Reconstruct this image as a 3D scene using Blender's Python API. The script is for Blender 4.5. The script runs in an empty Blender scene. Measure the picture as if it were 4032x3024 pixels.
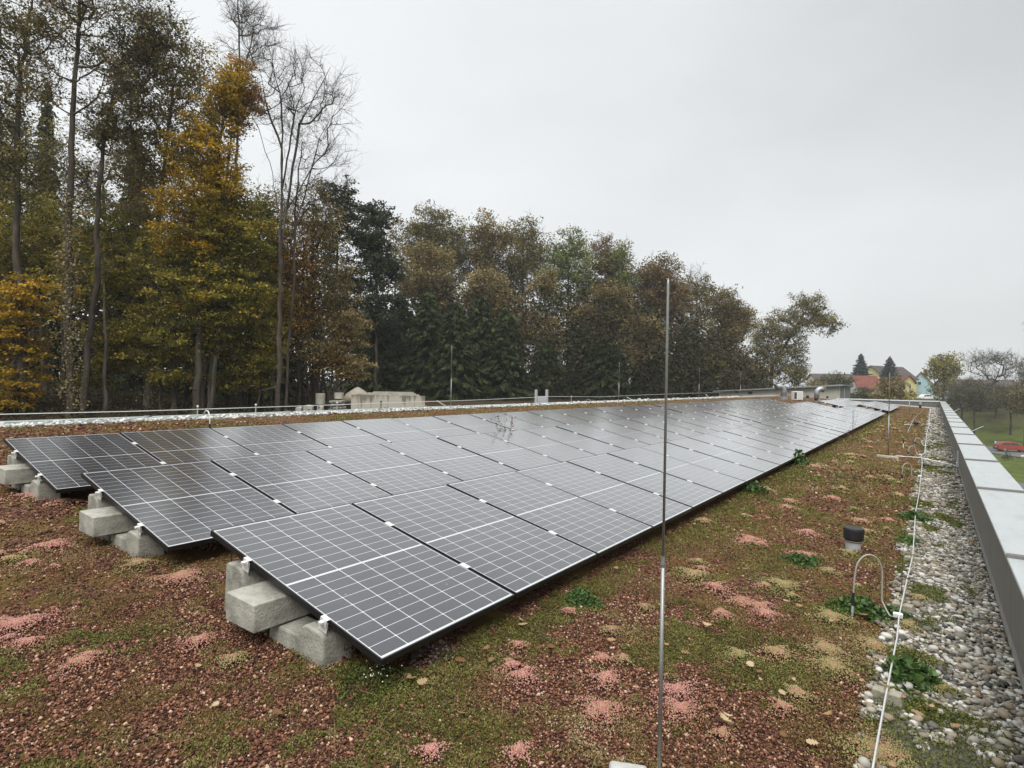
import bpy, math, random
import numpy as np
from mathutils import Matrix, Vector

# ------------------------------------------------------------------ camera, world, sun, exposure
S = bpy.context.scene
COL = S.collection
RNG = np.random.default_rng(11)
random.seed(5)

CAM = np.array([2.2096, -1.993, 1.396])
YAW, PITCH, ROLL, FPX = 0.6254, -0.0034, 0.0175, 2304.56      # solved from the panel corners; the photo is 4032 x 3024


def cam_axes():
    c, s = math.cos(YAW), math.sin(YAW)
    fwd = np.array([-s * math.cos(PITCH), c * math.cos(PITCH), math.sin(PITCH)])
    right = np.array([c, s, 0.0])
    up = np.cross(right, fwd)
    cr, sr = math.cos(ROLL), math.sin(ROLL)
    return cr * right + sr * up, fwd, -sr * right + cr * up


RT, FW, UP = cam_axes()
cam_data = bpy.data.cameras.new("camera")
cam_data.sensor_width = 36.0
cam_data.lens = FPX / 4032 * 36.0
cam_data.clip_start = 0.05
cam_data.clip_end = 3000
cam = bpy.data.objects.new("camera", cam_data)
COL.objects.link(cam)
cam.matrix_world = Matrix(((RT[0], UP[0], -FW[0], CAM[0]), (RT[1], UP[1], -FW[1], CAM[1]), (RT[2], UP[2], -FW[2], CAM[2]), (0, 0, 0, 1)))
S.camera = cam

SUN_EL, SUN_AZ = math.radians(52), math.radians(150)
world = bpy.data.worlds.new("World")
S.world = world
world.use_nodes = True
wn, wl = world.node_tree.nodes, world.node_tree.links
wn.clear()
w_out = wn.new("ShaderNodeOutputWorld")
w_bg = wn.new("ShaderNodeBackground")
w_sky = wn.new("ShaderNodeTexSky")
w_sky.sky_type = 'NISHITA'
w_sky.sun_disc = False
w_sky.sun_elevation = SUN_EL
w_sky.sun_rotation = SUN_AZ
w_hsv = wn.new("ShaderNodeHueSaturation")
w_hsv.inputs['Saturation'].default_value = 0.25
w_tc = wn.new("ShaderNodeTexCoord")
w_map = wn.new("ShaderNodeMapping")
w_map.inputs['Scale'].default_value = (1.0, 1.0, 2.6)
w_noise = wn.new("ShaderNodeTexNoise")
w_noise.inputs['Scale'].default_value = 1.3
w_noise.inputs['Detail'].default_value = 5
w_noise.inputs['Roughness'].default_value = 0.45
w_sep = wn.new("ShaderNodeSeparateXYZ")
# overcast layer: brighter over the wood (-x, low), greyer to the right and up
w_m1 = wn.new("ShaderNodeMath"); w_m1.operation = 'MULTIPLY_ADD'; w_m1.inputs[1].default_value = -0.30; w_m1.inputs[2].default_value = 0.30
w_m2 = wn.new("ShaderNodeMath"); w_m2.operation = 'MULTIPLY_ADD'; w_m2.inputs[1].default_value = 0.46
w_ramp = wn.new("ShaderNodeValToRGB")
w_ramp.color_ramp.elements[0].position = 0.42; w_ramp.color_ramp.elements[0].color = (4.0, 4.15, 4.2, 1)
w_ramp.color_ramp.elements[1].position = 0.84; w_ramp.color_ramp.elements[1].color = (7.6, 7.85, 7.95, 1)
w_mix = wn.new("ShaderNodeMixRGB"); w_mix.inputs[0].default_value = 0.88
wl.new(w_tc.outputs['Generated'], w_map.inputs['Vector'])
wl.new(w_map.outputs[0], w_noise.inputs['Vector'])
wl.new(w_tc.outputs['Generated'], w_sep.inputs[0])
wl.new(w_sep.outputs['X'], w_m1.inputs[0])
wl.new(w_noise.outputs[0], w_m2.inputs[0])
wl.new(w_m1.outputs[0], w_m2.inputs[2])
wl.new(w_m2.outputs[0], w_ramp.inputs[0])
wl.new(w_sky.outputs[0], w_hsv.inputs['Color'])
wl.new(w_hsv.outputs[0], w_mix.inputs[1])
wl.new(w_ramp.outputs[0], w_mix.inputs[2])
w_zr = wn.new("ShaderNodeMapRange"); w_zr.inputs['From Min'].default_value = 0.60; w_zr.inputs['From Max'].default_value = 1.0
w_zr.inputs['To Min'].default_value = 1.0; w_zr.inputs['To Max'].default_value = 3.2
wl.new(w_sep.outputs['Z'], w_zr.inputs['Value'])
w_mul = wn.new("ShaderNodeMixRGB"); w_mul.blend_type = 'MULTIPLY'; w_mul.inputs[0].default_value = 1.0
wl.new(w_mix.outputs[0], w_mul.inputs[1]); wl.new(w_zr.outputs[0], w_mul.inputs[2])
wl.new(w_mul.outputs[0], w_bg.inputs[0])
w_bg.inputs[1].default_value = 0.088
wl.new(w_bg.outputs[0], w_out.inputs[0])

sun_data = bpy.data.lights.new("sun", 'SUN')
sun_data.energy = 1.5
sun_data.angle = math.radians(35)
sun_data.color = (1.0, 0.97, 0.92)
sun = bpy.data.objects.new("sun", sun_data)
COL.objects.link(sun)
sd = Vector((math.sin(SUN_AZ) * math.cos(SUN_EL), math.cos(SUN_AZ) * math.cos(SUN_EL), math.sin(SUN_EL)))
sun.rotation_euler = sd.to_track_quat('Z', 'Y').to_euler()

S.view_settings.view_transform = 'Standard'
S.view_settings.look = 'None'
S.view_settings.exposure = 0.70
S.view_settings.gamma = 1.0
S.render.engine = 'CYCLES'
S.cycles.max_bounces = 6
S.cycles.diffuse_bounces = 3
S.cycles.glossy_bounces = 3
S.cycles.transmission_bounces = 3
S.cycles.transparent_max_bounces = 6
S.cycles.caustics_reflective = False
S.cycles.caustics_refractive = False
S.cycles.use_denoising = True

# ------------------------------------------------------------------ helpers: picture to place, noise, meshes, tags
SLOPE = -0.0604            # the roof drains towards the right parapet
ROOF0 = -0.19


def roof_z(x):
    return ROOF0 + SLOPE * x


def ray(u, v):
    return RT * (u - 2016) / FPX + FW - UP * (v - 1512) / FPX


def at(u, v, depth):
    return CAM + ray(u, v) * depth


def on_roof(u, v):
    d = ray(u, v)
    return CAM + d * (ROOF0 + SLOPE * CAM[0] - CAM[2]) / (d[2] - SLOPE * d[0])


def on_x(u, v, x):
    d = ray(u, v)
    return CAM + d * (x - CAM[0]) / d[0]


def on_z(u, v, z):
    d = ray(u, v)
    return CAM + d * (z - CAM[2]) / d[2]


def hash2(i, j, s):
    h = (i * 374761393 + j * 668265263 + s * 1442695041) & 0xFFFFFFFF
    h = ((h ^ (h >> 13)) * 1274126177) & 0xFFFFFFFF
    return ((h ^ (h >> 16)) & 0xFFFF) / 65535.0


def vnoise(x, y, s=0):
    xi, yi = np.floor(x).astype(np.int64), np.floor(y).astype(np.int64)
    fx, fy = x - xi, y - yi
    fx, fy = fx * fx * (3 - 2 * fx), fy * fy * (3 - 2 * fy)
    a, b = hash2(xi, yi, s), hash2(xi + 1, yi, s)
    c, d = hash2(xi, yi + 1, s), hash2(xi + 1, yi + 1, s)
    return (a * (1 - fx) + b * fx) * (1 - fy) + (c * (1 - fx) + d * fx) * fy


def fbm(x, y, s=0, o=4):
    t, a, n = 0.0, 0.5, 0.0
    for k in range(o):
        t = t + a * vnoise(x * 2 ** k, y * 2 ** k, s + k * 17)
        n += a
        a *= 0.5
    return t / n


def np_mesh(name, V, F, mat, parent=None, tint=None, smooth=False, mats=None, mat_idx=None):
    V = np.ascontiguousarray(V, dtype=np.float32)
    F = np.ascontiguousarray(F, dtype=np.int32)
    me = bpy.data.meshes.new(name)
    k = F.shape[1]
    me.vertices.add(len(V)); me.vertices.foreach_set('co', V.ravel())
    me.loops.add(F.size); me.loops.foreach_set('vertex_index', F.ravel())
    me.polygons.add(len(F)); me.polygons.foreach_set('loop_start', np.arange(0, F.size, k, dtype=np.int32))
    if smooth:
        me.polygons.foreach_set('use_smooth', np.ones(len(F), dtype=bool))
    me.update(calc_edges=True)
    if tint is not None:
        at_ = me.attributes.new('tint', 'FLOAT', 'FACE')
        at_.data.foreach_set('value', np.ascontiguousarray(tint, dtype=np.float32))
    me.materials.append(mat)
    o = bpy.data.objects.new(name, me)
    COL.objects.link(o)
    if parent is not None:
        o.parent = parent
    return o


class MB:
    """collects boxes, tubes, lathes and prisms, then links them as ONE mesh object"""

    def __init__(self):
        self.v, self.f = [], []

    def add(self, vs, fs):
        n = len(self.v)
        self.v += [tuple(map(float, p)) for p in vs]
        self.f += [tuple(n + i for i in q) for q in fs]
        return self

    def box(self, x0, x1, y0, y1, z0, z1, b=0.0):
        if b <= 0:
            vs = [(x, y, z) for z in (z0, z1) for y in (y0, y1) for x in (x0, x1)]
            return self.add(vs, [(0, 2, 3, 1), (4, 5, 7, 6), (0, 1, 5, 4), (2, 6, 7, 3), (0, 4, 6, 2), (1, 3, 7, 5)])
        out = []
        for z, i in ((z0, b), (z0 + b, 0), (z1 - b, 0), (z1, b)):
            for (x, y, dx, dy) in ((x0, y0, 1, 1), (x1, y0, -1, 1), (x1, y1, -1, -1), (x0, y1, 1, -1)):
                if i:
                    out += [(x + dx * b, y + dy * b, z)] * 1
                else:
                    out += [(x, y, z)]
        # simple chamfer of the top and bottom rims
        fs = [(3, 2, 1, 0), (12, 13, 14, 15)]
        for r in range(3):
            for k in range(4):
                a, c = r * 4 + k, r * 4 + (k + 1) % 4
                fs.append((a, c, c + 4, a + 4))
        return self.add(out, fs)

    def prism(self, pts, d0, d1, axis='y'):
        """extrude an outline: pts are (a, b) in the plane across the axis"""
        n = len(pts)
        def P(a, b, d):
            return {'x': (d, a, b), 'y': (a, d, b), 'z': (a, b, d)}[axis]
        vs = [P(a, b, d0) for a, b in pts] + [P(a, b, d1) for a, b in pts]
        fs = [tuple(range(n))[::-1], tuple(range(n, 2 * n))]
        fs += [(k, (k + 1) % n, n + (k + 1) % n, n + k) for k in range(n)]
        return self.add(vs, fs)

    def tube(self, pts, r, seg=8, cap=True):
        pts = [np.array(p, float) for p in pts]
        rs = r if hasattr(r, '__len__') else [r] * len(pts)
        n0 = len(self.v)
        ref = None
        for i, p in enumerate(pts):
            t = pts[min(i + 1, len(pts) - 1)] - pts[max(i - 1, 0)]
            t = t / (np.linalg.norm(t) + 1e-9)
            if ref is None:
                ref = np.array([1.0, 0, 0]) if abs(t[0]) < 0.8 else np.array([0, 1.0, 0])
            a = np.cross(t, ref); a /= np.linalg.norm(a) + 1e-9
            b = np.cross(t, a)
            ref = np.cross(a, t) * -1 if False else ref
            for k in range(seg):
                q = 2 * math.pi * k / seg
                self.v.append(tuple(p + rs[i] * (math.cos(q) * a + math.sin(q) * b)))
        for i in range(len(pts) - 1):
            for k in range(seg):
                a, b = n0 + i * seg + k, n0 + i * seg + (k + 1) % seg
                self.f.append((a, b, b + seg, a + seg))
        if cap:
            self.f.append(tuple(n0 + k for k in range(seg))[::-1])
            e = n0 + (len(pts) - 1) * seg
            self.f.append(tuple(e + k for k in range(seg)))
        return self

    def lathe(self, prof, c=(0, 0, 0), seg=20):
        n0 = len(self.v)
        for r, z in prof:
            for k in range(seg):
                q = 2 * math.pi * k / seg
                self.v.append((c[0] + r * math.cos(q), c[1] + r * math.sin(q), c[2] + z))
        for i in range(len(prof) - 1):
            for k in range(seg):
                a, b = n0 + i * seg + k, n0 + i * seg + (k + 1) % seg
                self.f.append((a, b, b + seg, a + seg))
        self.f.append(tuple(n0 + k for k in range(seg))[::-1])
        e = n0 + (len(prof) - 1) * seg
        self.f.append(tuple(e + k for k in range(seg)))
        return self

    def move(self, M):
        self.v = [tuple(M @ Vector(p)) for p in self.v]
        return self

    def build(self, name, mat, parent=None, smooth=False, bevel=0.0):
        me = bpy.data.meshes.new(name)
        me.from_pydata(self.v, [], self.f)
        me.update()
        if smooth:
            for p in me.polygons:
                p.use_smooth = True
        me.materials.append(mat)
        o = bpy.data.objects.new(name, me)
        COL.objects.link(o)
        if parent is not None:
            o.parent = parent
        if bevel:
            m = o.modifiers.new('bevel', 'BEVEL')
            m.width = bevel; m.segments = 2; m.limit_method = 'ANGLE'
        return o


def tag(o, label=None, cat=None, group=None, kind=None):
    if label: o['label'] = label
    if cat: o['category'] = cat
    if group: o['group'] = group
    if kind: o['kind'] = kind
    return o


def empty(name, loc=(0, 0, 0), rz=0.0):
    o = bpy.data.objects.new(name, None)
    o.empty_display_size = 0.2
    o.location = [float(t) for t in loc]
    o.rotation_euler = (0, 0, rz)
    COL.objects.link(o)
    return o


def copy_tree(o, parent=None):
    c = o.copy()
    COL.objects.link(c)
    if parent is not None:
        c.parent = parent
    for ch in o.children:
        copy_tree(ch, c)
    return c


# ------------------------------------------------------------------ materials
def new_mat(name):
    m = bpy.data.materials.new(name)
    m.use_nodes = True
    nt = m.node_tree
    return m, nt.nodes, nt.links, nt.nodes['Principled BSDF']


def ramp_node(N, cols, pos=None):
    r = N.new('ShaderNodeValToRGB')
    e = r.color_ramp.elements
    pos = pos or [i / (len(cols) - 1) for i in range(len(cols))]
    while len(e) < len(cols):
        e.new(0.5)
    for i, (c, p) in enumerate(zip(cols, pos)):
        e[i].position = p
        e[i].color = (*c, 1)
    return r


def noise_mat(name, cols, pos=None, scale=5.0, detail=6, rough=0.8, bump=0.0, bscale=None, metallic=0.0, stretch=(1, 1, 1), spec=0.5, nrough=0.6):
    m, N, L, B = new_mat(name)
    tc = N.new('ShaderNodeTexCoord')
    mp = N.new('ShaderNodeMapping'); mp.inputs['Scale'].default_value = stretch
    L.new(tc.outputs['Object'], mp.inputs['Vector'])
    n = N.new('ShaderNodeTexNoise'); n.inputs['Scale'].default_value = scale; n.inputs['Detail'].default_value = detail
    n.inputs['Roughness'].default_value = nrough
    L.new(mp.outputs[0], n.inputs['Vector'])
    r = ramp_node(N, cols, pos or [0.3 + 0.4 * i / max(1, len(cols) - 1) for i in range(len(cols))])
    L.new(n.outputs[0], r.inputs[0]); L.new(r.outputs[0], B.inputs['Base Color'])
    B.inputs['Roughness'].default_value = rough
    B.inputs['Metallic'].default_value = metallic
    B.inputs['Specular IOR Level'].default_value = spec
    if bump:
        n2 = N.new('ShaderNodeTexNoise'); n2.inputs['Scale'].default_value = bscale or scale * 6; n2.inputs['Detail'].default_value = 6
        L.new(mp.outputs[0], n2.inputs['Vector'])
        b = N.new('ShaderNodeBump'); b.inputs['Strength'].default_value = bump; b.inputs['Distance'].default_value = 0.02
        L.new(n2.outputs[0], b.inputs['Height']); L.new(b.outputs[0], B.inputs['Normal'])
    return m


def tint_mat(name, cols, rough=0.7, trans=0.0, spec=0.2, pos=None, gain=1.0):
    cols = [tuple(min(.8, q * gain) for q in c) for c in cols]
    """colour picked by the per-face attribute 'tint' (each leaf or stone has a colour of its own)"""
    m, N, L, B = new_mat(name)
    a = N.new('ShaderNodeAttribute'); a.attribute_name = 'tint'
    r = ramp_node(N, cols, pos)
    L.new(a.outputs['Fac'], r.inputs[0]); L.new(r.outputs[0], B.inputs['Base Color'])
    B.inputs['Roughness'].default_value = rough
    B.inputs['Specular IOR Level'].default_value = spec
    if trans > 0:
        t = N.new('ShaderNodeBsdfTranslucent')
        L.new(r.outputs[0], t.inputs['Color'])
        mx = N.new('ShaderNodeMixShader'); mx.inputs[0].default_value = trans
        L.new(B.outputs[0], mx.inputs[1]); L.new(t.outputs[0], mx.inputs[2])
        L.new(mx.outputs[0], N['Material Output'].inputs['Surface'])
    return m


def plain(name, col, rough=0.6, metallic=0.0, spec=0.5, var=0.12, scale=9.0):
    lo = tuple(c * (1 - var) for c in col); hi = tuple(min(1, c * (1 + var)) for c in col)
    return noise_mat(name, [lo, hi], scale=scale, rough=rough, metallic=metallic, spec=spec)


M = {}
M['concrete'] = noise_mat('concrete', [(0.15, 0.145, 0.12), (0.33, 0.32, 0.275), (0.47, 0.46, 0.40)], [0.3, 0.5, 0.72], scale=5, nrough=.72, rough=0.9, bump=0.35, bscale=60, spec=0.2)
M['pale_concrete'] = noise_mat('pale_concrete', [(0.3, 0.29, 0.24), (0.5, 0.48, 0.41)], scale=4, rough=0.9, bump=0.2, bscale=40, spec=0.2)
M['white_metal'] = plain('white_metal', (0.62, 0.65, 0.65), 0.45, var=0.04)
M['zinc'] = plain('zinc', (0.40, 0.42, 0.43), 0.52, metallic=0.8, var=0.08)
M['steel'] = plain('steel', (0.36, 0.36, 0.35), 0.5, metallic=0.9, var=0.1, scale=20)
M['alu_wire'] = plain('alu_wire', (0.72, 0.72, 0.70), 0.4, metallic=0.5, var=0.05)
M['cable_sheath'] = plain('cable_sheath', (0.36, 0.35, 0.32), 0.5, var=0.05)
M['clamp'] = plain('clamp', (0.8, 0.8, 0.78), 0.35, metallic=0.35, var=0.05)
M['frame'] = plain('frame', (0.018, 0.018, 0.02), 0.35, metallic=0.3, var=0.1)
M['black_rubber'] = plain('black_rubber', (0.014, 0.014, 0.015), 0.55)
M['grey_plastic'] = plain('grey_plastic', (0.42, 0.43, 0.44), 0.5, var=0.05)
M['white_plastic'] = plain('white_plastic', (0.75, 0.75, 0.72), 0.4, var=0.03)
M['coping'] = noise_mat('coping', [(0.30, 0.315, 0.315), (0.385, 0.405, 0.405), (0.43, 0.45, 0.45)], [.28, .45, .7], scale=3.5, detail=9, nrough=.75, rough=0.42, spec=0.5, stretch=(2.5, .8, 1), bump=.06, bscale=5)
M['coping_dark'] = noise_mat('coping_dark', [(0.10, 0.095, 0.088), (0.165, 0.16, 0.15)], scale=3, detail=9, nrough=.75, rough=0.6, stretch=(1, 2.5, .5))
M['membrane'] = noise_mat('membrane', [(0.20, 0.195, 0.18), (0.34, 0.335, 0.32)], scale=4, detail=9, nrough=.75, rough=0.75, stretch=(1, 1.6, 0.35))
M['dark_gap'] = plain('dark_gap', (0.05, 0.05, 0.055), 0.7)


def panel_glass_mat():
    """half-cut cells: 6 columns by 9 + 9 rows, silver grid, white gap across the middle, white rim"""
    m, N, L, B = new_mat('panel_cells')
    tc = N.new('ShaderNodeTexCoord'); sp = N.new('ShaderNodeSeparateXYZ')
    L.new(tc.outputs['Object'], sp.inputs[0])

    def mth(op, a, b=None, c=None):
        n = N.new('ShaderNodeMath'); n.operation = op
        for i, q in enumerate((a, b, c)):
            if q is None: continue
            if isinstance(q, (int, float)): n.inputs[i].default_value = q
            else: L.new(q, n.inputs[i])
        return n.outputs[0]
    X, Y = sp.outputs['X'], sp.outputs['Y']          # X runs up the slope 0..1.722, Y along the row 0..1.1425
    W, LEN = 1.1425, 1.722

    def lines(coord, start, pitch, half):
        t = mth('DIVIDE', mth('SUBTRACT', coord, start), pitch)
        fr = mth('ABSOLUTE', mth('SUBTRACT', mth('FRACT', mth('ADD', t, 0.5)), 0.5))
        return mth('LESS_THAN', fr, half / pitch)
    col = lines(Y, 0.0145, (W - 0.029) / 6, 0.0026)
    mid = mth('ABSOLUTE', mth('SUBTRACT', X, LEN / 2))
    rowp = (LEN / 2 - 0.007 - 0.024) / 9
    row = lines(mid, 0.007, rowp, 0.0020)
    midl = mth('LESS_THAN', mid, 0.0075)
    rim = mth('MAXIMUM', mth('GREATER_THAN', mid, LEN / 2 - 0.026), mth('GREATER_THAN', mth('ABSOLUTE', mth('SUBTRACT', Y, W / 2)), W / 2 - 0.0145))
    white = mth('MAXIMUM', mth('MAXIMUM', col, mth('MULTIPLY', row, 0.92)), mth('MAXIMUM', midl, rim))
    # diamonds at the cell corners
    tx = mth('ABSOLUTE', mth('SUBTRACT', mth('FRACT', mth('ADD', mth('DIVIDE', mth('SUBTRACT', mid, 0.007), rowp * 1.0), 0.5)), 0.5))
    ty = mth('ABSOLUTE', mth('SUBTRACT', mth('FRACT', mth('ADD', mth('DIVIDE', mth('SUBTRACT', Y, 0.0145), (W - 0.029) / 6), 0.5)), 0.5))
    dia = mth('LESS_THAN', mth('ADD', mth('MULTIPLY', tx, rowp), mth('MULTIPLY', ty, (W - 0.029) / 6)), 0.0085)
    white = mth('MAXIMUM', white, dia)
    bus = lines(Y, 0.0145 + 0.009, 0.0186, 0.0012)
    n = N.new('ShaderNodeTexNoise'); n.inputs['Scale'].default_value = 2.2; n.inputs['Detail'].default_value = 4
    L.new(tc.outputs['Object'], n.inputs['Vector'])
    oi = N.new('ShaderNodeObjectInfo')
    cell = ramp_node(N, [(0.010, 0.0105, 0.016), (0.017, 0.016, 0.019)], [0.35, 0.65])
    L.new(oi.outputs['Random'], cell.inputs[0])
    mixb = N.new('ShaderNodeMixRGB'); mixb.inputs[2].default_value = (0.085, 0.086, 0.095, 1)
    L.new(mth('MULTIPLY', bus, 0.6), mixb.inputs[0]); L.new(cell.outputs[0], mixb.inputs[1])
    mixw = N.new('ShaderNodeMixRGB'); mixw.inputs[2].default_value = (0.56, 0.57, 0.58, 1)
    L.new(white, mixw.inputs[0]); L.new(mixb.outputs[0], mixw.inputs[1])
    geo = N.new('ShaderNodeNewGeometry'); nd = N.new('ShaderNodeTexNoise'); nd.inputs['Scale'].default_value = 1.6; nd.inputs['Detail'].default_value = 8; nd.inputs['Roughness'].default_value = .7
    L.new(geo.outputs['Position'], nd.inputs['Vector'])
    dr = ramp_node(N, [(0, 0, 0), (.055, .055, .055)], [.45, .75]); L.new(nd.outputs[0], dr.inputs[0])
    vd = N.new('ShaderNodeTexVoronoi'); vd.inputs['Scale'].default_value = 5.5; L.new(geo.outputs['Position'], vd.inputs['Vector'])
    sp_ = ramp_node(N, [(.5, .5, .5), (0, 0, 0)], [.03, .05]); L.new(vd.outputs['Distance'], sp_.inputs[0])
    dmx = N.new('ShaderNodeMixRGB'); dmx.inputs[2].default_value = (.34, .31, .26, 1)
    L.new(mth('MAXIMUM', dr.outputs[0], sp_.outputs[0]), dmx.inputs[0]); L.new(mixw.outputs[0], dmx.inputs[1])
    L.new(dmx.outputs[0], B.inputs['Base Color'])
    rr = ramp_node(N, [(0.16,) * 3, (0.24,) * 3], [0.3, 0.7]); L.new(n.outputs[0], rr.inputs[0])
    L.new(rr.outputs[0], B.inputs['Roughness'])
    B.inputs['IOR'].default_value = 1.5
    B.inputs['Specular IOR Level'].default_value = 0.32
    lw = N.new('ShaderNodeLayerWeight'); lw.inputs['Blend'].default_value = 0.5
    gl = N.new('ShaderNodeBsdfGlossy'); gl.inputs['Roughness'].default_value = 0.16; gl.inputs['Color'].default_value = (1, 1, 1, 1)
    fac = mth('MULTIPLY_ADD', mth('POWER', lw.outputs['Facing'], 2.9), 1.02, 0.0)
    ms = N.new('ShaderNodeMixShader'); L.new(fac, ms.inputs[0]); L.new(B.outputs[0], ms.inputs[1]); L.new(gl.outputs[0], ms.inputs[2])
    L.new(ms.outputs[0], N['Material Output'].inputs['Surface'])
    B.inputs['Coat Weight'].default_value = 0.0; B.inputs['Coat Roughness'].default_value = 0.15; B.inputs['Coat IOR'].default_value = 2.3
    return m


M['cells'] = panel_glass_mat()


def roof_mat():
    """red lava substrate with olive and green sedum film, coarse to fine"""
    m, N, L, B = new_mat('sedum_substrate')
    tc = N.new('ShaderNodeTexCoord')
    def nz(scale, detail, rough=0.6):
        n = N.new('ShaderNodeTexNoise'); n.inputs['Scale'].default_value = scale; n.inputs['Detail'].default_value = detail
        n.inputs['Roughness'].default_value = rough
        L.new(tc.outputs['Object'], n.inputs['Vector']); return n.outputs[0]
    vo = N.new('ShaderNodeTexVoronoi'); vo.inputs['Scale'].default_value = 75
    L.new(tc.outputs['Object'], vo.inputs['Vector'])
    sep = N.new('ShaderNodeSeparateColor'); L.new(vo.outputs['Color'], sep.inputs[0])
    stone = ramp_node(N, [(0.030, 0.018, 0.014), (0.09, 0.042, 0.027), (0.17, 0.080, 0.049), (0.34, 0.19, 0.13)], [0.0, 0.4, 0.8, 1.0])
    L.new(sep.outputs[0], stone.inputs[0])
    veg = ramp_node(N, [(0.06, 0.034, 0.018), (0.14, 0.078, 0.028), (0.12, 0.10, 0.03), (0.16, 0.15, 0.05)], [0.3, 0.48, 0.6, 0.72])
    L.new(nz(9, 8, 0.75), veg.inputs[0])
    msk = ramp_node(N, [(0, 0, 0), (1, 1, 1)], [0.46, 0.56]); L.new(nz(1.7, 7, 0.7), msk.inputs[0])
    mx = N.new('ShaderNodeMixRGB'); L.new(msk.outputs[0], mx.inputs[0]); L.new(stone.outputs[0], mx.inputs[1]); L.new(veg.outputs[0], mx.inputs[2])
    L.new(mx.outputs[0], B.inputs['Base Color'])
    B.inputs['Roughness'].default_value = 0.95; B.inputs['Specular IOR Level'].default_value = 0.1
    b = N.new('ShaderNodeBump'); b.inputs['Strength'].default_value = 0.9; b.inputs['Distance'].default_value = 0.02
    L.new(nz(60, 5), b.inputs['Height']); L.new(b.outputs[0], B.inputs['Normal'])
    return m


M['roof'] = roof_mat()
M['lava'] = tint_mat('lava', [(0.020, 0.014, 0.012), (0.070, 0.032, 0.021), (0.185, 0.083, 0.050), (0.34, 0.165, 0.10), (0.62, 0.45, 0.33)], 0.9, pos=[0, 0.3, 0.62, 0.9, 1.0])
M['green_sedum'] = tint_mat('green_sedum', [(0.03, 0.042, 0.012), (0.095, 0.108, 0.025), (0.19, 0.20, 0.048), (0.33, 0.32, 0.12)], 0.6, 0.15)
M['brown_sedum'] = tint_mat('brown_sedum', [(0.075, 0.045, 0.022), (0.19, 0.108, 0.048), (0.235, 0.165, 0.064), (0.27, 0.225, 0.09), (0.48, 0.42, 0.25)], 0.7, 0.12)
M['pink_sedum'] = tint_mat('pink_sedum', [(0.19, 0.20, 0.06), (0.36, 0.33, 0.15), (0.42, 0.24, 0.15), (0.38, 0.13, 0.11), (0.55, 0.30, 0.26)], 0.6, 0.1)
M['weed'] = tint_mat('weed', [(0.03, 0.065, 0.016), (0.065, 0.125, 0.028), (0.12, 0.20, 0.05)], 0.5, 0.25, spec=0.4)
M['dry_stem'] = tint_mat('dry_stem', [(0.09, 0.055, 0.03), (0.2, 0.14, 0.08), (0.35, 0.27, 0.17)], 0.8)
M['pebble'] = tint_mat('pebble', [(0.04, 0.042, 0.038), (0.115, 0.11, 0.095), (0.20, 0.18, 0.145), (0.28, 0.22, 0.15), (0.34, 0.325, 0.285), (0.62, 0.60, 0.55)], 0.6, pos=[0, 0.2, 0.45, 0.62, 0.8, 1])
M['white_pebble'] = tint_mat('white_pebble', [(0.25, 0.25, 0.23), (0.5, 0.5, 0.47), (0.72, 0.72, 0.70)], 0.7)
M['dead_leaf'] = tint_mat('dead_leaf', [(0.18, 0.09, 0.04), (0.36, 0.23, 0.12), (0.55, 0.42, 0.26)], 0.7, 0.2)
M['gravel_bed'] = noise_mat('gravel_bed', [(0.05, 0.045, 0.04), (0.13, 0.125, 0.11), (0.24, 0.23, 0.21)], [0.32, 0.5, 0.68], scale=28, detail=8, rough=0.9, bump=0.8, bscale=40, spec=0.2)
M['bark'] = noise_mat('bark', [(0.035, 0.028, 0.022), (0.075, 0.062, 0.05), (0.14, 0.122, 0.10)], [0.3, 0.5, 0.7], scale=3.5, rough=0.95, bump=0.6, bscale=14, stretch=(1, 1, 0.25), spec=0.1)
M['bark_pale'] = noise_mat('bark_pale', [(0.075, 0.065, 0.055), (0.15, 0.132, 0.11), (0.25, 0.23, 0.20)], [0.3, 0.5, 0.7], scale=3, rough=0.95, bump=0.5, bscale=14, stretch=(1, 1, 0.3), spec=0.1)
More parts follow.
